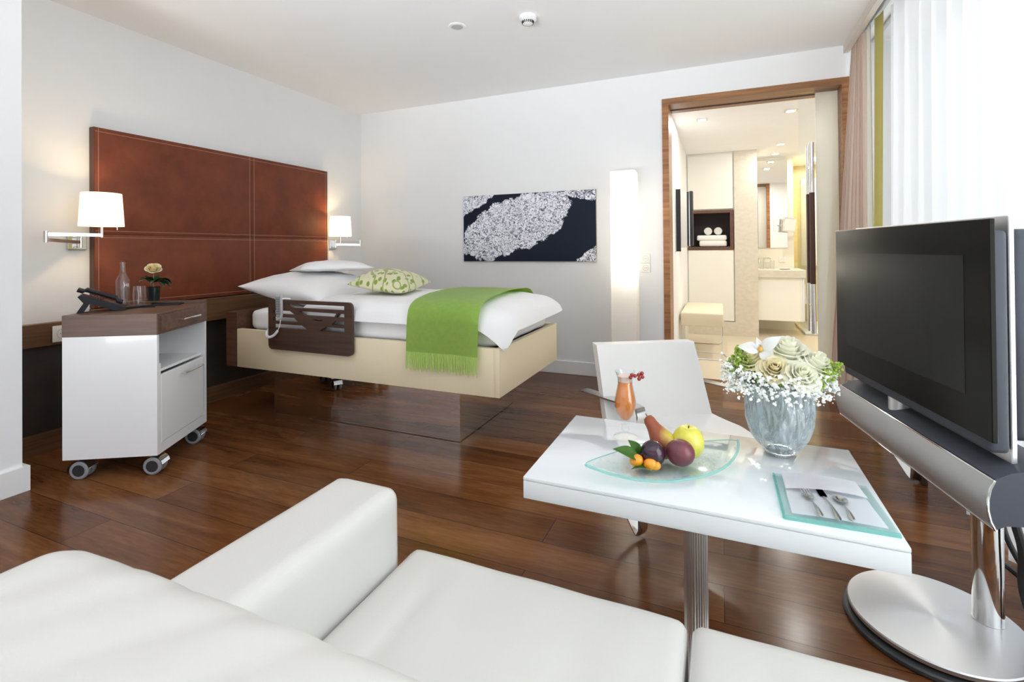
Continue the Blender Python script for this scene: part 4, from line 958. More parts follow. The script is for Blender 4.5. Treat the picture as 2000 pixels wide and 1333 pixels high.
# ceiling devices
bm = MB(); lathe(bm, [(0, -0.006), (0.038, -0.006), (0.042, -0.003), (0.055, -0.006), (0.062, 0), (0, 0)], -1.693, 3.03, H, 32)
t = thing('ceiling_cover', 'small round grey cover in the ceiling, left of the smoke detector', 'ceiling fitting', (-1.693, 3.03, H))
obj('ring', bm, TRIMW, t); bm = MB(); lathe(bm, [(0, -0.009), (0.040, -0.0075), (0.041, -0.005), (0, -0.004)], -1.693, 3.03, H, 28); obj('cover_disc', bm, plain('matt_grey', (0.5, 0.52, 0.52), 0.6), t)
t = thing('smoke_detector', 'round white smoke detector with black slots on the ceiling', 'smoke detector', (-1.185, 3.1, H))
bm = MB(); lathe(bm, [(0, 0), (0.058, 0), (0.060, -0.022), (0.052, -0.030), (0.040, -0.034), (0.034, -0.050), (0.02, -0.056), (0, -0.057)], -1.185, 3.1, H, 36); obj('housing', bm, TRIMW, t)
bm = MB()
for k in range(18):
    a = 2*PI*k/18; m_ = Matrix.Translation((-1.185, 3.1, H)) @ Matrix.Rotation(a, 4, 'Z') @ Matrix.Translation((0.0375, 0, -0.042)) @ Matrix.Rotation(R(20), 4, 'Y')
    bx(bm, -0.003, 0.003, -0.0038, 0.0038, -0.008, 0.008, m_)
obj('slots', bm, RUBB, t, smooth=False)

# ================================================================== CURTAINS
def curtain(name, y0, y1, x0, amp, folds, mat, label, cat='curtain', group=None, ztop=2.755, zb=0.012, flare=0.0, nu=None, seed=0, thick=0.0, wob=0.3, bottom=None, skew=0.0):
    n_ = nu or int(folds*14)
    def fn(u, v):
        z = ztop+(zb-ztop)*v
        ph = u*folds*2*PI+0.6*math.sin(u*7+seed)
        y = y0+(y1-y0)*u+skew*v*(1-u)
        a = amp*(0.55+0.45*v)*(1+wob*nz3(u*folds*0.7+seed, v*1.3, 0.3))
        x = x0+a*math.sin(ph+0.5*nz3(u*4+seed, v*1.5, 9))-flare*v*(0.5+0.5*math.sin(u*3+seed))
        y += amp*0.35*math.sin(2*ph)
        if bottom: z += bottom*v**8*math.sin(ph*0.5+seed)
        return Vector((x, y, z))
    b = grid(fn, n_, 26)
    if thick: bmesh.ops.solidify(b, geom=b.faces[:], thickness=thick)
    return single(name, b, mat, (x0, (y0+y1)/2, ztop), label, cat, group, angle=80)
BEIGE = cloth('beige_curtain_fabric', (0.88, 0.80, 0.74), 0.42, bump=0.2)
BEIGE2 = cloth('pale_lining_fabric', (0.86, 0.85, 0.80), 0.4)
GREENC = cloth('olive_green_curtain_fabric', (0.58, 0.53, 0.23), 0.15)
SHEER = cloth('white_voile', (0.93, 0.94, 0.95), 0.52, 0.16, bump=0.0)
curtain('curtain', 4.19, 4.50, 0.962, 0.028, 7, BEIGE, 'gathered beige curtain hanging beside the bathroom door', flare=0.17, thick=0.002, seed=-1.5, ztop=2.735)
curtain('curtain', 4.08, 4.20, 0.972, 0.010, 1.5, BEIGE2, 'narrow pale lining curtain between the beige and the green curtain', thick=0.002, seed=-1.5, flare=0.02, ztop=2.74)
curtain('curtain', 3.88, 4.11, 0.992, 0.018, 1.2, GREENC, 'olive green curtain strip hanging next to the sheers', thick=0.002, seed=1, flare=0.05, ztop=2.75)
curtain('sheer_curtain', 2.28, 3.86, 1.03, 0.042, 8.6, SHEER, 'white sheer curtain filling the window behind the television', 'sheer curtain', 'white sheer curtains', seed=4, flare=0.04)
curtain('sheer_curtain', 1.30, 2.25, 1.07, 0.045, 7, SHEER, 'white sheer curtain at the right edge, nearer than the television', 'sheer curtain', 'white sheer curtains', seed=11, flare=0.03)

# ================================================================== SOFA
t = thing('leather_sofa', 'ivory leather sofa in the foreground seen from behind', 'sofa', (0.0, 0.6, 0))
def fab(b, amp, fx, fy, seed=0, zmin=None):
    for v in b.verts:
        p = v.co
        d = amp*(nz3(p.x*fx+seed, p.y*fy, p.z*6)+0.5*nz3(p.x*fx*2.3+seed, p.y*fy*2.3, p.z*9))
        v.co.z += d
    return b
bm = soft(-0.955, -0.752, 0.16, 1.045, 0.10, 0.602, 0.036, 0.0025, cuts=26, freq=4); obj('armrest', bm, SOFAL, t, angle=80)
bm = rbox(-0.752, 1.50, 0.14, 1.04, 0.10, 0.285, 0.015, 3); obj('base', bm, SOFAL, t)
for i, (xa, xb) in enumerate(((-0.749, -0.069), (-0.063, 0.66), (0.666, 1.36))):
    b = soft(xa, xb, 0.34, 1.095, 0.286, 0.425, 0.026, 0.0, cuts=40)
    for v in b.verts:
        if v.co.z > 0.38:
            u = (v.co.x-xa)/(xb-xa); vv = (v.co.y-0.34)/0.755
            v.co.z += 0.014*max(0, math.sin(PI*u))**0.6*max(0, math.sin(PI*vv))**0.6
            wr = (math.exp(-((u-0.16-0.05*vv)/0.03)**2)*0.45+math.exp(-((u-0.27+0.12*vv)/0.035)**2)*0.35+math.exp(-((u-0.62-0.15*vv)/0.05)**2)*0.25)
            v.co.z -= 0.0095*wr*math.sin(PI*min(1, vv*1.05))**0.5-0.0022*nz3(v.co.x*9, v.co.y*3, i)
    c_ = obj('seat_cushion', b, SOFAL, t, angle=80)
    zz = 0.413
    bm = MB(); P_ = [(xa+0.006, 0.36, zz), (xa+0.006, 1.07, zz), (xa+0.02, 1.088, zz), (xb-0.02, 1.088, zz), (xb-0.006, 1.07, zz), (xb-0.006, 0.36, zz)]
    tube(bm, P_, 0.0032, 6); obj('piping', bm, SOFAL, c_)
bm = rbox(-0.955, 1.50, 0.10, 0.30, 0.10, 0.60, 0.03, 4); obj('back_frame', bm, SOFAL, t)
def backc(x0, x1, seed):
    b = soft(x0, x1, 0.175, 0.455, 0.40, 0.772, 0.075, 0.0, cuts=44)
    for v in b.verts:
        u = (v.co.x-x0)/(x1-x0); s_ = max(0, math.sin(PI*u))
        hz = max(0, (v.co.z-0.55)/0.2)
        v.co.z += -0.006*s_*hz+0.006*nz3(v.co.x*5+seed, v.co.y*5, v.co.z*3)
        v.co.y += (0.012*s_ if v.co.y > 0.3 else -0.012*s_)
        for k, (c0, sl, wd) in enumerate(((0.10, 0.5, .018), (0.19, 0.7, .02), (0.30, 0.9, .028), (0.43, 0.8, .03), (0.58, 0.9, .03), (0.74, 0.7, .025), (0.88, 0.6, .02))):
            a = (u-c0-(v.co.y-0.3)*sl)
            v.co.z -= 0.0038*hz*math.exp(-(a/(wd*0.8))**2)
    return b
c_ = obj('back_cushion', backc(-0.952, 0.04, 1), SOFAL, t, angle=80)
c_ = obj('back_cushion', backc(0.05, 1.36, 2), SOFAL, t, angle=80)

# ================================================================== TABLE
t = thing('side_table', 'white glass-topped occasional table on one ribbed metal column', 'table', (-0.07, 1.46, 0))
TZ = 0.60
bm = rbox(-0.486, 0.343, 1.205, 1.722, 0.590, TZ, 0.0025, 2); obj('glass_plate', bm, TABLEG, t)
bm = rbox(-0.486, 0.343, 1.205, 1.722, 0.543, 0.5898, 0.003, 2); obj('top_panel', bm, TABLEE, t)
bm = MB(); lathe(bm, [(0, 0.0201), (0.036, 0.0201), (0.036, 0.543), (0, 0.543)], -0.072, 1.46, 0, 96, 0.85, 1.0, mod=lambda a, z: 0.0016*math.sin(a*30)); obj('column', bm, RIBBED, t, angle=80)
bm = rbox(-0.33, 0.19, 1.32, 1.60, 0.0, 0.02, 0.006, 2); obj('foot_plate', bm, RIBBED, t)

# cocktail
t = thing('cocktail_glass', 'tall curved glass of orange cocktail at the far left of the table', 'cocktail', (-0.283, 1.575, TZ))
prof = [(0, 0.0), (0.036, 0.001), (0.038, 0.003), (0.030, 0.007), (0.010, 0.012), (0.007, 0.018), (0.013, 0.026), (0.013, 0.031), (0.008, 0.036), (0.013, 0.041), (0.013, 0.047), (0.008, 0.052), (0.014, 0.056), (0.026, 0.074), (0.0335, 0.098), (0.0335, 0.118), (0.0285, 0.145), (0.0235, 0.170), (0.0235, 0.188), (0.028, 0.203), (0.0325, 0.211)]
inner = [(0.0315, 0.211), (0.0265, 0.203), (0.0215, 0.187), (0.0215, 0.170), (0.0265, 0.145), (0.0315, 0.118), (0.0315, 0.098), (0.024, 0.075), (0.012, 0.059), (0, 0.057)]
bm = MB(); lathe(bm, prof+inner, 0, 0, 0, 40); bm.transform(Matrix.Scale(1.0, 4)); cl('glass', bm, GLASS, t)
liq = plain('orange_juice', (0.86, 0.28, 0.055), 0.25, var=0.12, vscale=30, sub=0.4)
dk = [(0, 0.0575), (0.012, 0.0595), (0.024, 0.0755), (0.0313, 0.0985), (0.0313, 0.118), (0.0263, 0.145), (0.0214, 0.168), (0.0213, 0.178), (0, 0.178)]
bm = MB(); lathe(bm, dk, 0, 0, 0, 36); cl('drink', bm, liq, t, label='orange drink')
bm = MB(); lathe(bm, [(0, 0.1782), (0.0213, 0.1782), (0.0215, 0.188), (0.0235, 0.195), (0, 0.194)], 0, 0, 0, 32); cl('foam', bm, plain('pinkish_foam', (0.84, 0.62, 0.52), 0.8), t, label='pale foam')
t = thing('currant_sprig', 'sprig of dark red currants hanging on the cocktail glass rim', 'fruit garnish', (-0.25, 1.565, 0.81))
rb = plain('red_currant', (0.30, 0.008, 0.012), 0.15, coat=0.6)
for (x, y, z) in ((-0.238, 1.56, .806), (-0.228, 1.56, .812), (-0.226, 1.555, .802), (-0.236, 1.555, .795), (-0.249, 1.555, .803), (-0.257, 1.552, .806), (-0.262, 1.556, .797)):
    bm = MB(); sph(bm, (x, y, z), 0.0062, 12, 8); obj('berry', bm, rb, t)
bm = MB(); tube(bm, [(-0.235, 1.56, .818), (-0.24, 1.56, .806), (-0.25, 1.557, .80), (-0.262, 1.556, .80)], 0.0009, 5); obj('stalk', bm, STEM, t)

# glass fruit dish: leaf-shaped quadrangle, curved up at the ends
t = thing('glass_dish', 'curved clear glass dish with green edge under the fruit', 'dish', (-0.13, 1.42, TZ))
ends = [Vector((-0.327, 1.243)), Vector((0.041, 1.565))]
mid = (ends[0]+ends[1])/2; dn_ = (ends[1]-ends[0]); pn = Vector((-dn_.y, dn_.x)).normalized()
def dish(u, v):
    s = 2*u-1; wd = (1-s*s)
    nearw = 0.113*wd**0.85; farw = 0.075*wd**0.7+0.045*(1-abs(s))
    q = mid+dn_*0.5*s
    off = -nearw+(nearw+farw)*v
    p = q+pn*off
    tt = (2*v-1)
    z = TZ+0.006+0.028*abs(s)**2.6+0.014*abs(tt)**2.2*(1-abs(s)*0.4)
    return Vector((p.x, p.y, z))
bm = grid(dish, 40, 16); bmesh.ops.solidify(bm, geom=bm.faces[:], thickness=0.004); obj('bowl', bm, GLASSG, t, angle=80)
bm = MB(); tube(bm, [dish(k/40, 0)+Vector((0, 0, -0.001)) for k in range(41)], 0.0035, 7); obj('near_rim', bm, TEALR, t)
bm = MB(); tube(bm, [dish(k/40, 1)+Vector((0, 0, -0.001)) for k in range(41)], 0.0016, 6); obj('far_rim', bm, TEAL, t)
DZ = TZ+0.012
def fruit(name, c, rx, rz, col, col2, label, rough=0.3, dent=0.0, var=6, extra=None, axis=None):
    m, N, L, b = new(name+'_skin')
    nz = N.new('ShaderNodeTexNoise'); nz.inputs['Scale'].default_value = var*4; nz.inputs['Detail'].default_value = 5; L.new(coords(N, L), nz.inputs[0])
    rp = N.new('ShaderNodeValToRGB'); rp.color_ramp.elements[0].position = 0.38; rp.color_ramp.elements[0].color = c4(col); rp.color_ramp.elements[1].position = 0.65; rp.color_ramp.elements[1].color = c4(col2)
    L.new(nz.outputs[0], rp.inputs[0]); L.new(rp.outputs[0], b.inputs['Base Color']); setp(b, Roughness=rough, Coat_Weight=0.25, Subsurface_Weight=0.08, Subsurface_Scale=0.01)
    t = thing(name, label, 'fruit', c)
    n_ = 18; pr = []
    for k in range(n_+1):
        a = PI*k/n_; r_ = rx*math.sin(a); z = -rz*math.cos(a)
        if dent: z -= dent*math.exp(-(r_/(rx*0.28))**2)*(1 if z > 0 else -1)
        pr.append((max(r_, 0) if 0 < k < n_ else 0, z))
    bm = MB(); lathe(bm, pr, 0, 0, 0, 28)
    if axis: bm.transform(axis)
    cl('flesh', bm, m, t, angle=80)
    return t
a_ = fruit('yellow_apple', (-0.088, 1.452, DZ+0.048), 0.0425, 0.047, (0.62, 0.58, 0.05), (0.74, 0.68, 0.14), 'yellow apple, the rear right fruit on the glass dish', 0.25, 0.010)
bm = MB(); tube(bm, [(0, 0, 0.030), (0.002, -0.001, 0.045)], 0.0015, 6); cl('stalk', bm, plain('fruit_stalk', (0.07, 0.05, 0.02), 0.7), a_)
fruit('dark_plum', (-0.174, 1.372, DZ+0.033), 0.033, 0.0345, (0.015, 0.006, 0.018), (0.05, 0.012, 0.03), 'glossy blackish plum in the middle of the glass dish', 0.16, 0.003, axis=Matrix.Rotation(R(20), 4, 'X'))
f_ = fruit('passion_fruit', (-0.105, 1.395, DZ+0.0365), 0.0375, 0.0345, (0.11, 0.02, 0.035), (0.19, 0.04, 0.055), 'matt purple passion fruit at the front right of the glass dish', 0.42, 0.002)
bm = MB(); tube(bm, [Vector((0.012*k/6-0.004, -0.0372*math.cos(0.3+0.1*k/6)+0.001, 0.0345*math.sin(0.36-0.13*k/6)-0.001)) for k in range(7)], 0.0008, 5); cl('scar', bm, plain('pale_scar', (0.55, 0.36, 0.22), 0.7), f_)
for i, (c, lb) in enumerate((((-0.213, 1.343, DZ+0.019), 'left orange kumquat on the green leaves'), ((-0.177, 1.342, DZ+0.016), 'right orange kumquat beside the plum'), ((-0.163, 1.345, DZ+0.012), 'small orange kumquat tucked behind the right one'))):
    r_ = (0.0175, 0.0165, 0.0125)[i]
    k_ = fruit('kumquat', c, r_*0.92, r_*1.08, (0.80, 0.26, 0.01), (0.86, 0.36, 0.02), lb, 0.28, 0.001, axis=Matrix.Rotation(R(70), 4, 'Y')); k_['group'] = 'kumquats on the glass dish'
# pear
m, N, L, b = new('blush_pear_skin')
nz = N.new('ShaderNodeTexNoise'); nz.inputs['Scale'].default_value = 12; nz.inputs['Detail'].default_value = 5
tc = N.new('ShaderNodeTexCoord'); L.new(tc.outputs['Object'], nz.inputs[0]); sx_ = N.new('ShaderNodeSeparateXYZ'); L.new(tc.outputs['Object'], sx_.inputs[0])
ad = N.new('ShaderNodeMath'); ad.operation = 'MULTIPLY_ADD'; ad.inputs[1].default_value = -11; L.new(sx_.outputs[0], ad.inputs[0]); L.new(nz.outputs[0], ad.inputs[2])
rp = N.new('ShaderNodeValToRGB'); rp.color_ramp.elements[0].position = 0.30; rp.color_ramp.elements[0].color = (0.62, 0.50, 0.07, 1); rp.color_ramp.elements[1].position = 0.62; rp.color_ramp.elements[1].color = (0.27, 0.06, 0.02, 1)
L.new(ad.outputs[0], rp.inputs[0]); L.new(rp.outputs[0], b.inputs['Base Color']); setp(b, Roughness=0.35)
t = thing('red_pear', 'red and yellow pear lying behind the plum on the glass dish', 'fruit', (-0.150, 1.440, DZ+0.036))
pp = [(0, -0.036), (0.022, -0.033), (0.0335, -0.018), (0.036, 0.0), (0.033, 0.018), (0.026, 0.035), (0.020, 0.050), (0.0175, 0.062), (0.0165, 0.073), (0.012, 0.082), (0.004, 0.085), (0, 0.083)]
bm = MB(); lathe(bm, pp, 0, 0, 0, 28)
for v in bm.verts:
    k_ = max(0, v.co.z)/0.085; v.co.y += 0.010*k_*k_
PM = Matrix.Rotation(R(-38), 4, 'Y') @ Matrix.Rotation(R(-8), 4, 'X')
bm.transform(PM); cl('flesh', bm, m, t, angle=80)
bm = MB(); tube(bm, [(0, 0.010, 0.080), (0.001, 0.012, 0.093)], 0.0014, 6); bm.transform(PM); cl('stalk', bm, plain('pear_stalk', (0.08, 0.05, 0.02), 0.7), t)
for i, (a0, a1, wd, lb) in enumerate((((-0.205, 1.345, DZ+0.022), (-0.272, 1.318, DZ+0.050), 0.036, 'green leaf pointing left out of the glass dish'), ((-0.205, 1.378, DZ+0.020), (-0.243, 1.385, DZ+0.055), 0.028, 'upright green leaf behind the kumquats'), ((-0.170, 1.338, DZ+0.004), (-0.225, 1.318, DZ+0.002), 0.026, 'green leaf lying under the kumquats'))):
    bm = MB(); leafm(bm, a0, a1, wd, 0.1, up=Vector((0, -0.6, 1)) if i < 2 else Vector((0, 0, 1))); single('fruit_leaf', bm, LEAFG, a0, lb, 'leaf', 'leaves on the glass dish', angle=80)
bm = rbox(-0.222, -0.182, 1.362, 1.392, DZ, DZ+0.026, 0.008, 2)
for v in bm.verts: v.co += noise.noise_vector(v.co*90)*0.004
single('wrapped_chocolate', bm, plain('blue_foil', (0.03, 0.035, 0.16), 0.3, metal=0.5), (-0.2, 1.377, DZ), 'small dark blue wrapped sweet behind the left kumquat', 'sweet')

# place setting
t = thing('glass_plate', 'square clear glass plate with frosted teal edge under the napkin', 'plate', (0.225, 1.345, TZ))
PQ = [(0.1235, 1.235), (0.336, 1.243), (0.326, 1.462), (0.122, 1.458)]
bm = prism(PQ, TZ+0.0005, TZ+0.0065); obj('plate_body', bm, GLASSG, t, smooth=False)
bm = MB(); tube(bm, [(PQ[0][0], PQ[0][1], TZ+0.0035), (PQ[1][0], PQ[1][1], TZ+0.0035)], 0, flat=(0.010, 0.006, Vector((0, 1, 0)))); obj('near_edge', bm, TEALR, t)
bm = MB()
tube(bm, [(PQ[0][0], PQ[0][1], TZ+0.0035), (PQ[3][0], PQ[3][1], TZ+0.0035)], 0, flat=(0.005, 0.006, Vector((1, 0, 0)))); obj('left_edge', bm, TEAL, t)
NPK = plain('white_linen_napkin', (0.86, 0.86, 0.89), 0.85, bump=0.15, bscale=40)
t = thing('linen_napkin', 'folded white napkin forming a pocket for the cutlery', 'napkin', (0.23, 1.34, TZ+0.007))
def npk(u, v):
    a = Vector((0.140, 1.246)); b__ = Vector((0.318, 1.252)); c = Vector((0.302, 1.455)); d = Vector((0.140, 1.452))
    p = a*(1-u)*(1-v)+b__*u*(1-v)+c*u*v+d*(1-u)*v
    return Vector((p.x, p.y, TZ+0.0095+0.0015*nz3(p.x*20, p.y*20, 1)+0.002*math.sin(PI*u)))
bm = grid(npk, 20, 20); bmesh.ops.solidify(bm, geom=bm.faces[:], thickness=0.004); obj('lower_layer', bm, NPK, t, angle=80)
def npk2(u, v):
    q = npk(u, 0.52+0.05*u+(0.48-0.05*u)*v)
    return q+Vector((0, 0, 0.006+0.006*math.sin(PI*u)**0.6*(1-v*0.7)))
bm = grid(npk2, 20, 12); bmesh.ops.solidify(bm, geom=bm.faces[:], thickness=0.003); obj('pocket_layer', bm, NPK, t, angle=80)
SILV = plain('silver_cutlery', (0.80, 0.78, 0.74), 0.12, metal=1)
def handle_bm(p0, p1, w0, w1, z):
    """cutlery handle from p0 (end) to p1 (neck)"""
    p0 = Vector(p0); p1 = Vector(p1); d = p1-p0; s = Vector((d.y, -d.x)).normalized()
    def fn(u, v):
        w_ = w0+(w1-w0)*min(1, u*1.25); w_ *= (math.sin(min(1, u*9)*PI/2))**0.5 if u < 0.12 else 1
        q = p0+d*u+s*w_*(v-0.5)
        return Vector((q.x, q.y, z+0.004*math.sin(PI*u)+0.0016*math.sin(PI*v)))
    g = grid(fn, 18, 6); bmesh.ops.solidify(g, geom=g.faces[:], thickness=0.0018); return g
NZ = TZ+0.0145
def cut(name, label, end, neck, head):
    t = thing(name, label, name.split('_')[-1], (end[0], end[1], NZ), 0, 'dessert cutlery in the napkin')
    obj('handle', handle_bm(end, neck, 0.0125, 0.0045, NZ), SILV, t); head(t, Vector(end), Vector(neck))
def fork_head(t, e, n_):
    d = (n_-e).normalized(); s = Vector((d.y, -d.x)); bm = MB()
    def fn(u, v):
        w_ = 0.005+0.017*math.sin(min(1, u*1.6)*PI/2); q = n_+d*0.030*u+s*w_*(v-0.5); return Vector((q.x, q.y, NZ+0.001+0.0015*math.sin(PI*u)-0.003*math.sin(PI*v)*u))
    g = grid(fn, 8, 8); bmesh.ops.solidify(g, geom=g.faces[:], thickness=0.0014); join(bm, g)
    for k in range(4):
        q = n_+d*0.029+s*0.0062*(k-1.5); q2 = n_+d*0.062+s*0.006*(k-1.5)
        tube(bm, [(q.x, q.y, NZ), (q2.x, q2.y, NZ+0.0015)], [0.0013, 0.0007], 6)
    obj('tines', bm, SILV, t)
def spoon_head(t, e, n_):
    d = (n_-e).normalized(); s = Vector((d.y, -d.x))
    def fn(u, v):
        w_ = 0.030*math.sin(PI*(0.06+0.94*u))**0.65; q = n_+d*0.046*u+s*w_*(v-0.5); return Vector((q.x, q.y, NZ+0.003-0.0055*math.sin(PI*u)*math.sin(PI*v)))
    g = grid(fn, 14, 12); bmesh.ops.solidify(g, geom=g.faces[:], thickness=0.0012); obj('bowl', g, SILV, t, angle=80)
def knife_head(t, e, n_):
    d = (n_-e).normalized(); s = Vector((d.y, -d.x))
    g = grid(lambda u, v: Vector(((n_+d*0.085*u+s*0.016*(v-0.5)*(1-u**3)).x, (n_+d*0.085*u+s*0.016*(v-0.5)*(1-u**3)).y, NZ)), 10, 4); bmesh.ops.solidify(g, geom=g.faces[:], thickness=0.0015); obj('blade', g, SILV, t)
cut('dessert_fork', 'small silver fork, the leftmost piece of cutlery in the napkin', (0.196, 1.243), (0.187, 1.315), fork_head)
cut('dessert_knife', 'silver knife between the fork and the spoon in the napkin', (0.229, 1.238), (0.217, 1.345), knife_head)
cut('dessert_spoon', 'small silver spoon, the rightmost piece of cutlery in the napkin', (0.255, 1.250), (0.250, 1.318), spoon_head)

# vase and bouquet
VX, VY = 0.152, 1.620
t = thing('glass_vase', 'thick rippled ice-clear glass vase holding the bouquet', 'vase', (VX, VY, TZ))
vp = [(0.0, 0.001), (0.038, 0.001), (0.041, 0.006), (0.045, 0.02), (0.062, 0.036), (0.078, 0.062), (0.087, 0.10), (0.089, 0.14), (0.087, 0.18), (0.090, 0.215)]
def vm(a, z): return (0.0085*nz3(math.cos(a)*7, math.sin(a)*7, z*9)+0.004*nz3(math.cos(a)*16, math.sin(a)*16, z*22)) if z > 0.02 else 0
bm = MB(); lathe(bm, [q for i_ in range(len(vp)-1) for q in [(vp[i_][0]+(vp[i_+1][0]-vp[i_][0])*f_/4, vp[i_][1]+(vp[i_+1][1]-vp[i_][1])*f_/4) for f_ in range(4)]]+[vp[-1]]+[(0.083, 0.215), (0.080, 0.18), (0.081, 0.14), (0.078, 0.10), (0.068, 0.066), (0.05, 0.045), (0.02, 0.034), (0, 0.032)], VX, VY, TZ, 120, mod=vm); obj('vase_body', bm, VASEM, t, angle=80)
bm = MB(); lathe(bm, [(0.030, 0.0005), (0.0375, 0.0005), (0.0405, 0.005), (0.0425, 0.010), (0.036, 0.010), (0.030, 0.0005)], VX, VY, TZ, 48); obj('vase_foot', bm, STEEL, t)
BT = TZ+0.215
def flower(name, c, r, tilt, seed, label, mats, cat='rose', layers=6):
    t = thing(name, label, cat, c, 0, 'roses in the bouquet' if cat == 'rose' else None)
    bm = MB(); rose(bm, c, r, tilt, seed, layers); obj('petals', bm, mats[0], t, angle=60)
    bm = MB(); rose(bm, Vector(c)+Vector((0, 0, r*0.10)), r*0.34, tilt, seed+50, 3, 0.1); obj('rose_heart', bm, mats[1], t, angle=60)
    bm = MB(); tube(bm, [Vector(c)-Vector((0, 0, r*0.3)), Vector((VX+(c[0]-VX)*0.4, VY+(c[1]-VY)*0.4, TZ+0.07))], 0.003, 7); obj('stem', bm, STEM, t)
fl = [((0.136, 1.545, 0.862), 0.042, (R(50), R(0)), 'cream rose with yellow heart, front left of the bouquet', ROSEW),
      ((0.200, 1.535, 0.852), 0.045, (R(48), R(15)), 'white rose low at the front right of the bouquet', ROSEI),
      ((0.176, 1.598, 0.902), 0.055, (R(20), R(10)), 'largest white rose on top of the bouquet', ROSEI),
      ((0.240, 1.578, 0.876), 0.045, (R(35), R(50)), 'white rose at the right side of the bouquet', ROSEI),
      ((0.088, 1.590, 0.874), 0.047, (R(34), R(-50)), 'cream rose at the left under the orchid', ROSEW)]
for i, (c, r_, tl_, lb, mt) in enumerate(fl): flower('white_rose', c, r_, tl_, i*3+1, lb, (mt, ROSEC if i in (0,) else ROSEW))
t = thing('orchid_bloom', 'white orchid flower with ochre lip on the upper left of the bouquet', 'orchid', (0.108, 1.585, 0.915))
bm = MB(); oc = Vector((0.104, 1.572, 0.908))
for k, (dx, dz, wd, ln) in enumerate(((0.05, 0.042, 0.034, 1), (-0.062, 0.006, 0.034, 1), (0.030, -0.030, 0.040, 1), (-0.012, 0.036, 0.018, 1), (-0.024, 0.022, 0.012, 1))):
    leafm(bm, oc, oc+Vector((dx, -0.012, dz)), wd, 0.12, up=Vector((0, -1, 0.3)), thick=0.001)
obj('petals', bm, ORCH, t, angle=80)
bm = MB(); sph(bm, oc+Vector((-0.002, -0.006, 0.002)), 0.008, 12, 8, 1.2); leafm(bm, oc, oc+Vector((-0.004, -0.02, 0.014)), 0.01, 0.2); obj('lip', bm, ORCHC, t)
bm = MB(); tube(bm, [oc, (VX-0.02, VY, BT)], 0.002, 6); obj('stem', bm, STEM, t)
# gypsophila ring and lime umbels
rnd = random.Random(5)
bmw = MB(); bms = MB(); bml = MB()
def ico(bm, c, r):
    m_ = bmesh.ops.create_icosphere(bm, subdivisions=1, radius=r, matrix=Matrix.Translation(c)); return m_
for k in range(1500):
    a = rnd.uniform(0, 2*PI); rr_ = 0.072+0.080*rnd.random()**0.8; z = 0.796+rnd.uniform(-0.026, 0.034)*(1.25-rr_*4)+rnd.uniform(-0.014, 0.032)*(rr_/0.11)
    if math.sin(a) < 0 and rr_ > 0.1: z -= 0.008
    p = Vector((VX-0.004+rr_*math.cos(a)*1.0, VY+rr_*math.sin(a)*0.90, z+0.016))
    r_ = rnd.choice((0.0018, 0.0024, 0.0034, 0.0044)); ico(bmw, p, r_)
    if r_ > 0.003:
        for q in range(3): ico(bmw, p+Vector((rnd.uniform(-1, 1), rnd.uniform(-1, 1), rnd.uniform(-1, 1)))*0.004, 0.003)
    if k % 3 == 0:
        tube(bms, [p, Vector((VX+(p.x-VX)*0.55, VY+(p.y-VY)*0.55, BT-0.015+0.01*rnd.random()))], 0.0006, 4)
bml_c = [((0.062, 1.575, 0.865), 0.030), ((0.040, 1.590, 0.855), 0.028), ((0.050, 1.60, 0.895), 0.018), ((0.095, 1.555, 0.845), 0.020), ((0.262, 1.560, 0.848), 0.022), ((0.285, 1.580, 0.868), 0.022), ((0.235, 1.540, 0.830), 0.018), ((0.145, 1.545, 0.825), 0.014), ((0.175, 1.575, 0.872), 0.012), ((0.20, 1.67, 0.86), 0.03), ((0.1, 1.68, 0.86), 0.03)]
for (c, s) in bml_c:
    for k in range(int(60*s/0.02)):
        d = Vector((rnd.gauss(0, 1), rnd.gauss(0, 1), rnd.gauss(0, 1))).normalized()*s*rnd.random()**0.4
        ico(bml, Vector(c)+d, rnd.choice((0.0025, 0.0035, 0.0045)))
        if k % 5 == 0: tube(bms, [Vector(c)+d, Vector(c)-Vector((0, 0, s))], 0.0006, 4)
for k in range(26):
    a = rnd.uniform(0, 2*PI); p = Vector((VX+0.06*math.cos(a), VY+0.055*math.sin(a), BT)); q = Vector((VX+0.115*math.cos(a), VY+0.10*math.sin(a), BT+rnd.uniform(0, 0.05)))
    leafm(bml, p, q, 0.014, 0.1, n=5)
for k in range(14):
    a = 2*PI*k/14; tube(bms, [(VX+0.055*math.cos(a), VY+0.055*math.sin(a), BT), (VX-0.03*math.cos(a+1), VY-0.03*math.sin(a+1), TZ+0.05)], 0.0018, 6)
t = single('gypsophila', bmw, GYP, (VX, VY, 0.8), 'collar of tiny white gypsophila flowers around the roses', 'filler flowers', kind='stuff')
t = single('lime_umbels', bml, LIME, (VX, VY, 0.84), 'lime green umbel tufts at both sides of the bouquet', 'greenery', kind='stuff')
single('flower_stems', bms, plain('grey_green_stem', (0.22, 0.28, 0.16), 0.6), (VX, VY, 0.7), 'thin grey-green stems inside and above the vase', 'stems', kind='stuff')

# ================================================================== ARMCHAIR
t = thing('steel_frame_chair', 'white leather chair with flat polished steel arms behind the table', 'chair', (-0.15, 2.15, 0))
wv_ = Vector((0.86, 0.511, 0)); fv = Vector((0.511, -0.86, 0)); BC = Vector((-0.2485, 2.2315, 0))
hw = 0.2435
def ch(x, f, z): return BC+wv_*x+fv*f+Vector((0, 0, z))
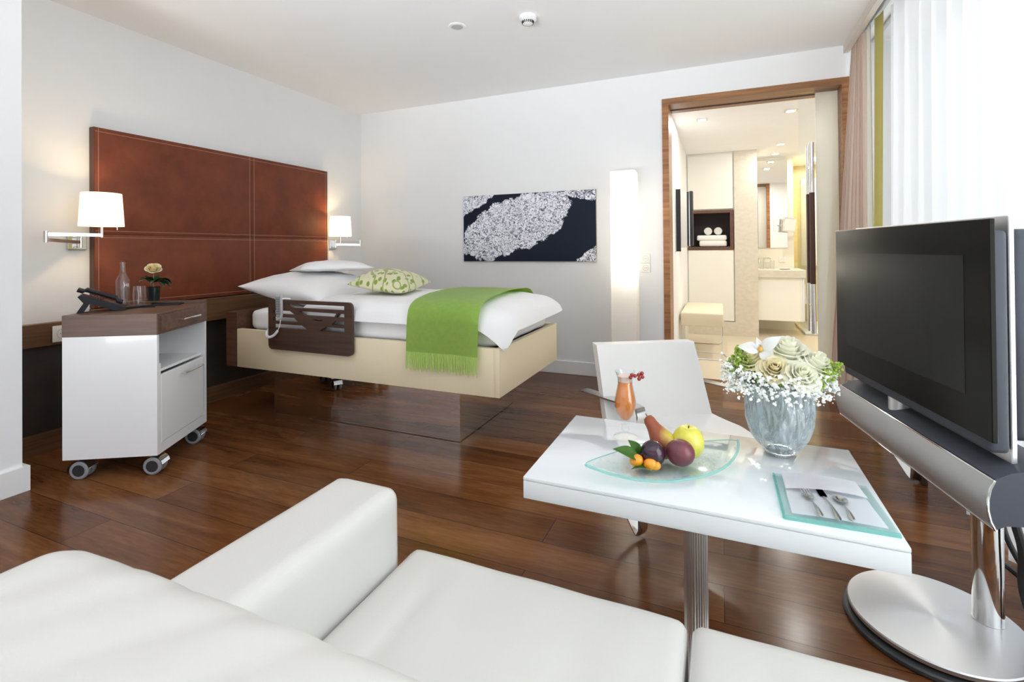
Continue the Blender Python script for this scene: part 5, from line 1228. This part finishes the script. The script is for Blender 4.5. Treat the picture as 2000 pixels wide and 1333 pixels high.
# backrest: leaning slab, front face through measured corners
def back(u, v):
    # u across, v up, loop handled by thickness below
    z = 0.42+(0.335)*v; lean = -0.145*((z-0.45)/0.295)
    x = -hw+2*hw*u; bow = 0.012*math.sin(PI*u)
    return ch(x*(1-0.02*v), lean+bow*0, z+0.0*u)
g = MB()
NU, NV = 20, 20
def slabf(face_fn, th, dirv, rnd_=0.012):
    bm = MB()
    fr = [[bm.verts.new(face_fn(i/NU, j/NV)) for j in range(NV+1)] for i in range(NU+1)]
    bk = [[bm.verts.new(face_fn(i/NU, j/NV)+dirv*th) for j in range(NV+1)] for i in range(NU+1)]
    for i in range(NU):
        for j in range(NV):
            bm.faces.new((fr[i][j], fr[i+1][j], fr[i+1][j+1], fr[i][j+1])); bm.faces.new((bk[i][j], bk[i][j+1], bk[i+1][j+1], bk[i+1][j]))
    for i in range(NU):
        bm.faces.new((fr[i][0], bk[i][0], bk[i+1][0], fr[i+1][0])); bm.faces.new((fr[i][NV], fr[i+1][NV], bk[i+1][NV], bk[i][NV]))
    for j in range(NV):
        bm.faces.new((fr[0][j], fr[0][j+1], bk[0][j+1], bk[0][j])); bm.faces.new((fr[NU][j], bk[NU][j], bk[NU][j+1], fr[NU][j+1]))
    sharp = [e for e in bm.edges if len(e.link_faces) == 2 and e.calc_face_angle(0) > R(50)]
    bmesh.ops.bevel(bm, geom=sharp, offset=rnd_, segments=4, profile=0.5, affect='EDGES')
    return bm
bm = slabf(back, 0.065, -fv); obj('backrest', bm, CHAIRL, t, angle=60)
def seatf(u, v):
    f = -0.02+0.47*v; fl_ = 0.05*min(1, v*3.2)
    x = (-hw-fl_)+(2*hw+2*fl_)*u
    return ch(x, f, 0.452+0.006*math.sin(PI*u)*math.sin(PI*v)-0.012*v*v+0.01*(1-v)**8)
bm = slabf(seatf, 0.075, Vector((0, 0, -1)), 0.016); obj('seat', bm, CHAIRL, t, angle=60)
for s_, off in ((0, Vector((0, 0, 0))), (1, Vector((0.455, 0.395, 0)))):
    T_ = Vector((-0.605, 2.22, 0.543))+off; F_ = Vector((-0.315, 2.035, 0.548))+off; G_ = Vector((-0.317, 2.062, 0.010))+off
    side = Vector((0.55, 0.84, 0)).normalized()*(1)
    d = (F_-T_).normalized()
    P_ = [T_, T_+d*0.1, F_-d*0.03, F_-d*0.008-Vector((0, 0, 0.006)), F_-Vector((0, 0, 0.03)), G_+Vector((0, 0, 0.10)), G_+Vector((0.0, -0.002, 0.03)), G_+Vector((-0.012, 0.006, 0.004)), G_+Vector((-0.030, 0.018, 0.022)), G_+Vector((-0.12, 0.075, 0.16)), G_+Vector((-0.17, 0.11, 0.30)), G_+Vector((-0.12, 0.15, 0.37))]
    if s_ == 1: P_ = P_[:8]
    bm = MB(); tube(bm, P_, 0, flat=(0.052, 0.007, side)); bmesh.ops.translate(bm, verts=bm.verts[:], vec=side*0.02)
    fr_ = obj('steel_arm', bm, STEEL, t, angle=50)
    if s_ == 1: continue
    bm = MB(); tube(bm, [F_+Vector((0, 0, -0.13)), F_+Vector((0, 0, -0.13))+(side*0.12 if s_ == 0 else -side*0.12)], 0, flat=(0.04, 0.008, Vector((0, 0, 1)))); obj('seat_bracket', bm, STEEL, fr_)
# second frame, mostly hidden behind the television
t = thing('steel_frame_stool', 'low dark-topped stool on flat polished steel legs behind the television', 'stool', (0.80, 3.25, 0))
G_ = Vector((0.873, 3.083, 0.006)); T_ = Vector((0.70, 3.60, 0.36)); side = Vector((0.6, 0.15, 0)).normalized()
bm = MB(); tube(bm, [G_+Vector((0, 0, 0.36)), G_+Vector((0, 0, 0.05)), G_+Vector((-0.003, 0.006, 0.008)), G_+Vector((-0.012, 0.03, 0.02)), T_], 0, flat=(0.05, 0.007, side)); bmesh.ops.translate(bm, verts=bm.verts[:], vec=side*0.03)
obj('steel_leg', bm, STEEL, t, angle=50)
bm = rbox(0.915, 0.94, 3.06, 3.11, 0.0, 0.36, 0.003, 1); obj('dark_leg', bm, plain('dark_bronze', (0.09, 0.06, 0.045), 0.25, metal=0.6), t)
bm = rbox(0.69, 0.935, 3.06, 3.50, 0.36, 0.40, 0.01, 2); obj('seat', bm, DGREY, t)

# ================================================================== TELEVISION
ev = Vector((-0.17985, 0.98369, 0)); nv = Vector((-0.98369, -0.17985, 0)); pv = Vector((0.749, 1.971, 0))
TM = Matrix(((ev.x, nv.x, 0, pv.x), (ev.y, nv.y, 0, pv.y), (0, 0, 1, 0), (0, 0, 0, 1)))   # local x=s, y=o, z
t = thing('television', 'large black flat television on a round aluminium floor stand', 'television', (0.749, 1.971, 0))
SCR = plain('screen_glass_border', (0.008, 0.008, 0.006), 0.2, spec=0.1); SCR2 = plain('display_glass', (0.017, 0.018, 0.015), 0.24, spec=0.12)
def tv(name, bm, mat, par=None, **k):
    bm.transform(TM); return obj(name, bm, mat, par or t, **k)
sg = tv('screen_glass', rbox(-0.436, 0.412, 0.238, 0.250, 0.736, 1.263, 0.0015, 1), SCR)
bm = MB(); bx(bm, -0.345, 0.325, 0.2501, 0.2508, 0.825, 1.175); tv('display', bm, SCR2, sg, smooth=False, label='slightly lighter display area')
tv('display_body', rbox(-0.405, 0.385, 0.192, 0.2375, 0.70, 1.237, 0.012, 3), DGREY)
tv('metal_back_plate', rbox(-0.392, 0.40, 0.172, 0.184, 0.655, 1.272, 0.002, 1), plain('satin_aluminium', (0.80, 0.80, 0.80), 0.35, metal=0.9))
tv('rear_casing', rbox(-0.375, 0.36, 0.10, 0.17, 0.72, 1.24, 0.02, 3), DGREY)
bm = MB(); cyl(bm, 0.06, 0.20, 0.60, 0.73, 0.032, 28); tv('neck', bm, ALU)
# sound bar
pf = [(0.250, 0.650), (0.259, 0.630), (0.264, 0.605), (0.264, 0.580), (0.259, 0.555), (0.250, 0.535)]
pbk = [(0.225, 0.545), (0.17, 0.548), (0.10, 0.552), (0.06, 0.575), (0.055, 0.64), (0.07, 0.67), (0.16, 0.680), (0.215, 0.668), (0.245, 0.652)]
def barprof(pts, s0, s1):
    bm = MB(); A_ = [bm.verts.new((s0, p[0], p[1])) for p in pts]; B_ = [bm.verts.new((s1, p[0], p[1])) for p in pts]; n_ = len(pts)
    bm.faces.new(A_); bm.faces.new(B_[::-1])
    for i in range(n_): bm.faces.new((A_[i], A_[(i+1) % n_], B_[(i+1) % n_], B_[i]))
    return bm
sb = tv('speaker_bar', barprof([(p[0]-0.006, p[1]) for p in pf]+pbk, -0.436, 0.386), DGREY, angle=50)
tv('speaker_grille', barprof(pf+[(p[0]-0.004, p[1]) for p in pf[::-1]], -0.440, 0.390), plain('brushed_grille', (0.55, 0.56, 0.56), 0.42, metal=0.8, stretch=(1, 30, 30), bump=0.1, bscale=60), sb, angle=50)
bm = MB(); tube(bm, [(-0.441, p[0]+0.0005, p[1]) for p in pf], 0.0022, 6); tube(bm, [(-0.441, 0.2505, 0.6505), (0.391, 0.2505, 0.6505)], 0.0018, 6); tube(bm, [(-0.441, 0.2505, 0.5345), (0.391, 0.2505, 0.5345)], 0.0018, 6)
tv('bright_edge', bm, CHROME, sb)
bm = MB(); cyl(bm, 0.749, 1.971, 0.046, 0.66, 0.038, 40); obj('stand_pole', bm, CHROME, t)
DC = (0.602, 1.925)
bm = MB(); lathe(bm, [(0, 0), (0.226, 0), (0.231, 0.004), (0.231, 0.014), (0.226, 0.018), (0, 0.018)], DC[0]-0.008, DC[1]-0.006, 0, 72); obj('lower_disc', bm, plain('anthracite_base', (0.055, 0.057, 0.06), 0.45), t)
def disc_mat():
    m, N, L, b = new('spun_aluminium'); setp(b, Base_Color=(0.72, 0.73, 0.75, 1), Metallic=0.85, Roughness=0.36, Anisotropic=0.75)
    tg = N.new('ShaderNodeTangent'); tg.direction_type = 'RADIAL'; tg.axis = 'Z'; L.new(tg.outputs[0], b.inputs['Tangent'])
    return m
bm = MB(); lathe(bm, [(0, 0.026), (0.218, 0.026), (0.225, 0.029), (0.226, 0.040), (0.223, 0.044), (0, 0.044)], 0, 0, 0, 96)
d_ = obj('base_disc', bm, disc_mat(), t, world=False, angle=30); d_.location = (DC[0]-0.749, DC[1]-1.971, 0)
bm = MB(); lathe(bm, [(0.0, 0.017), (0.18, 0.017), (0.18, 0.027), (0, 0.027)], DC[0], DC[1], 0, 60); obj('spacer', bm, RUBB, t)
bm = MB(); cyl(bm, 0.749, 1.971, 0.0435, 0.0465, 0.0405, 40); obj('pole_collar', bm, ALU, t)
def sp(P, n_=60): return [cr([Vector(p) for p in P], k/n_) for k in range(n_+1)]
CAB = plain('black_cable_sleeve', (0.02, 0.02, 0.021), 0.5)
bm = MB(); tube(bm, sp([(0.80, 1.955, 0.56), (0.79, 1.93, 0.42), (0.81, 1.92, 0.30), (0.815, 1.93, 0.18), (0.84, 1.92, 0.07), (0.88, 1.93, 0.014), (0.955, 2.0, 0.013)]), 0.012, 10); obj('cable_sleeve', bm, CAB, t)
bm = MB(); tube(bm, sp([(0.79, 2.02, 0.56), (0.82, 2.05, 0.30), (0.90, 2.08, 0.12), (0.93, 2.12, 0.03), (0.955, 2.18, 0.010)]), 0.008, 8); obj('cable', bm, CAB, t)
bm = MB(); tube(bm, sp([(0.76, 2.02, 0.20), (0.84, 2.10, 0.16), (0.92, 2.13, 0.08), (0.955, 2.22, 0.012)]), 0.009, 8); obj('cable', bm, CAB, t)
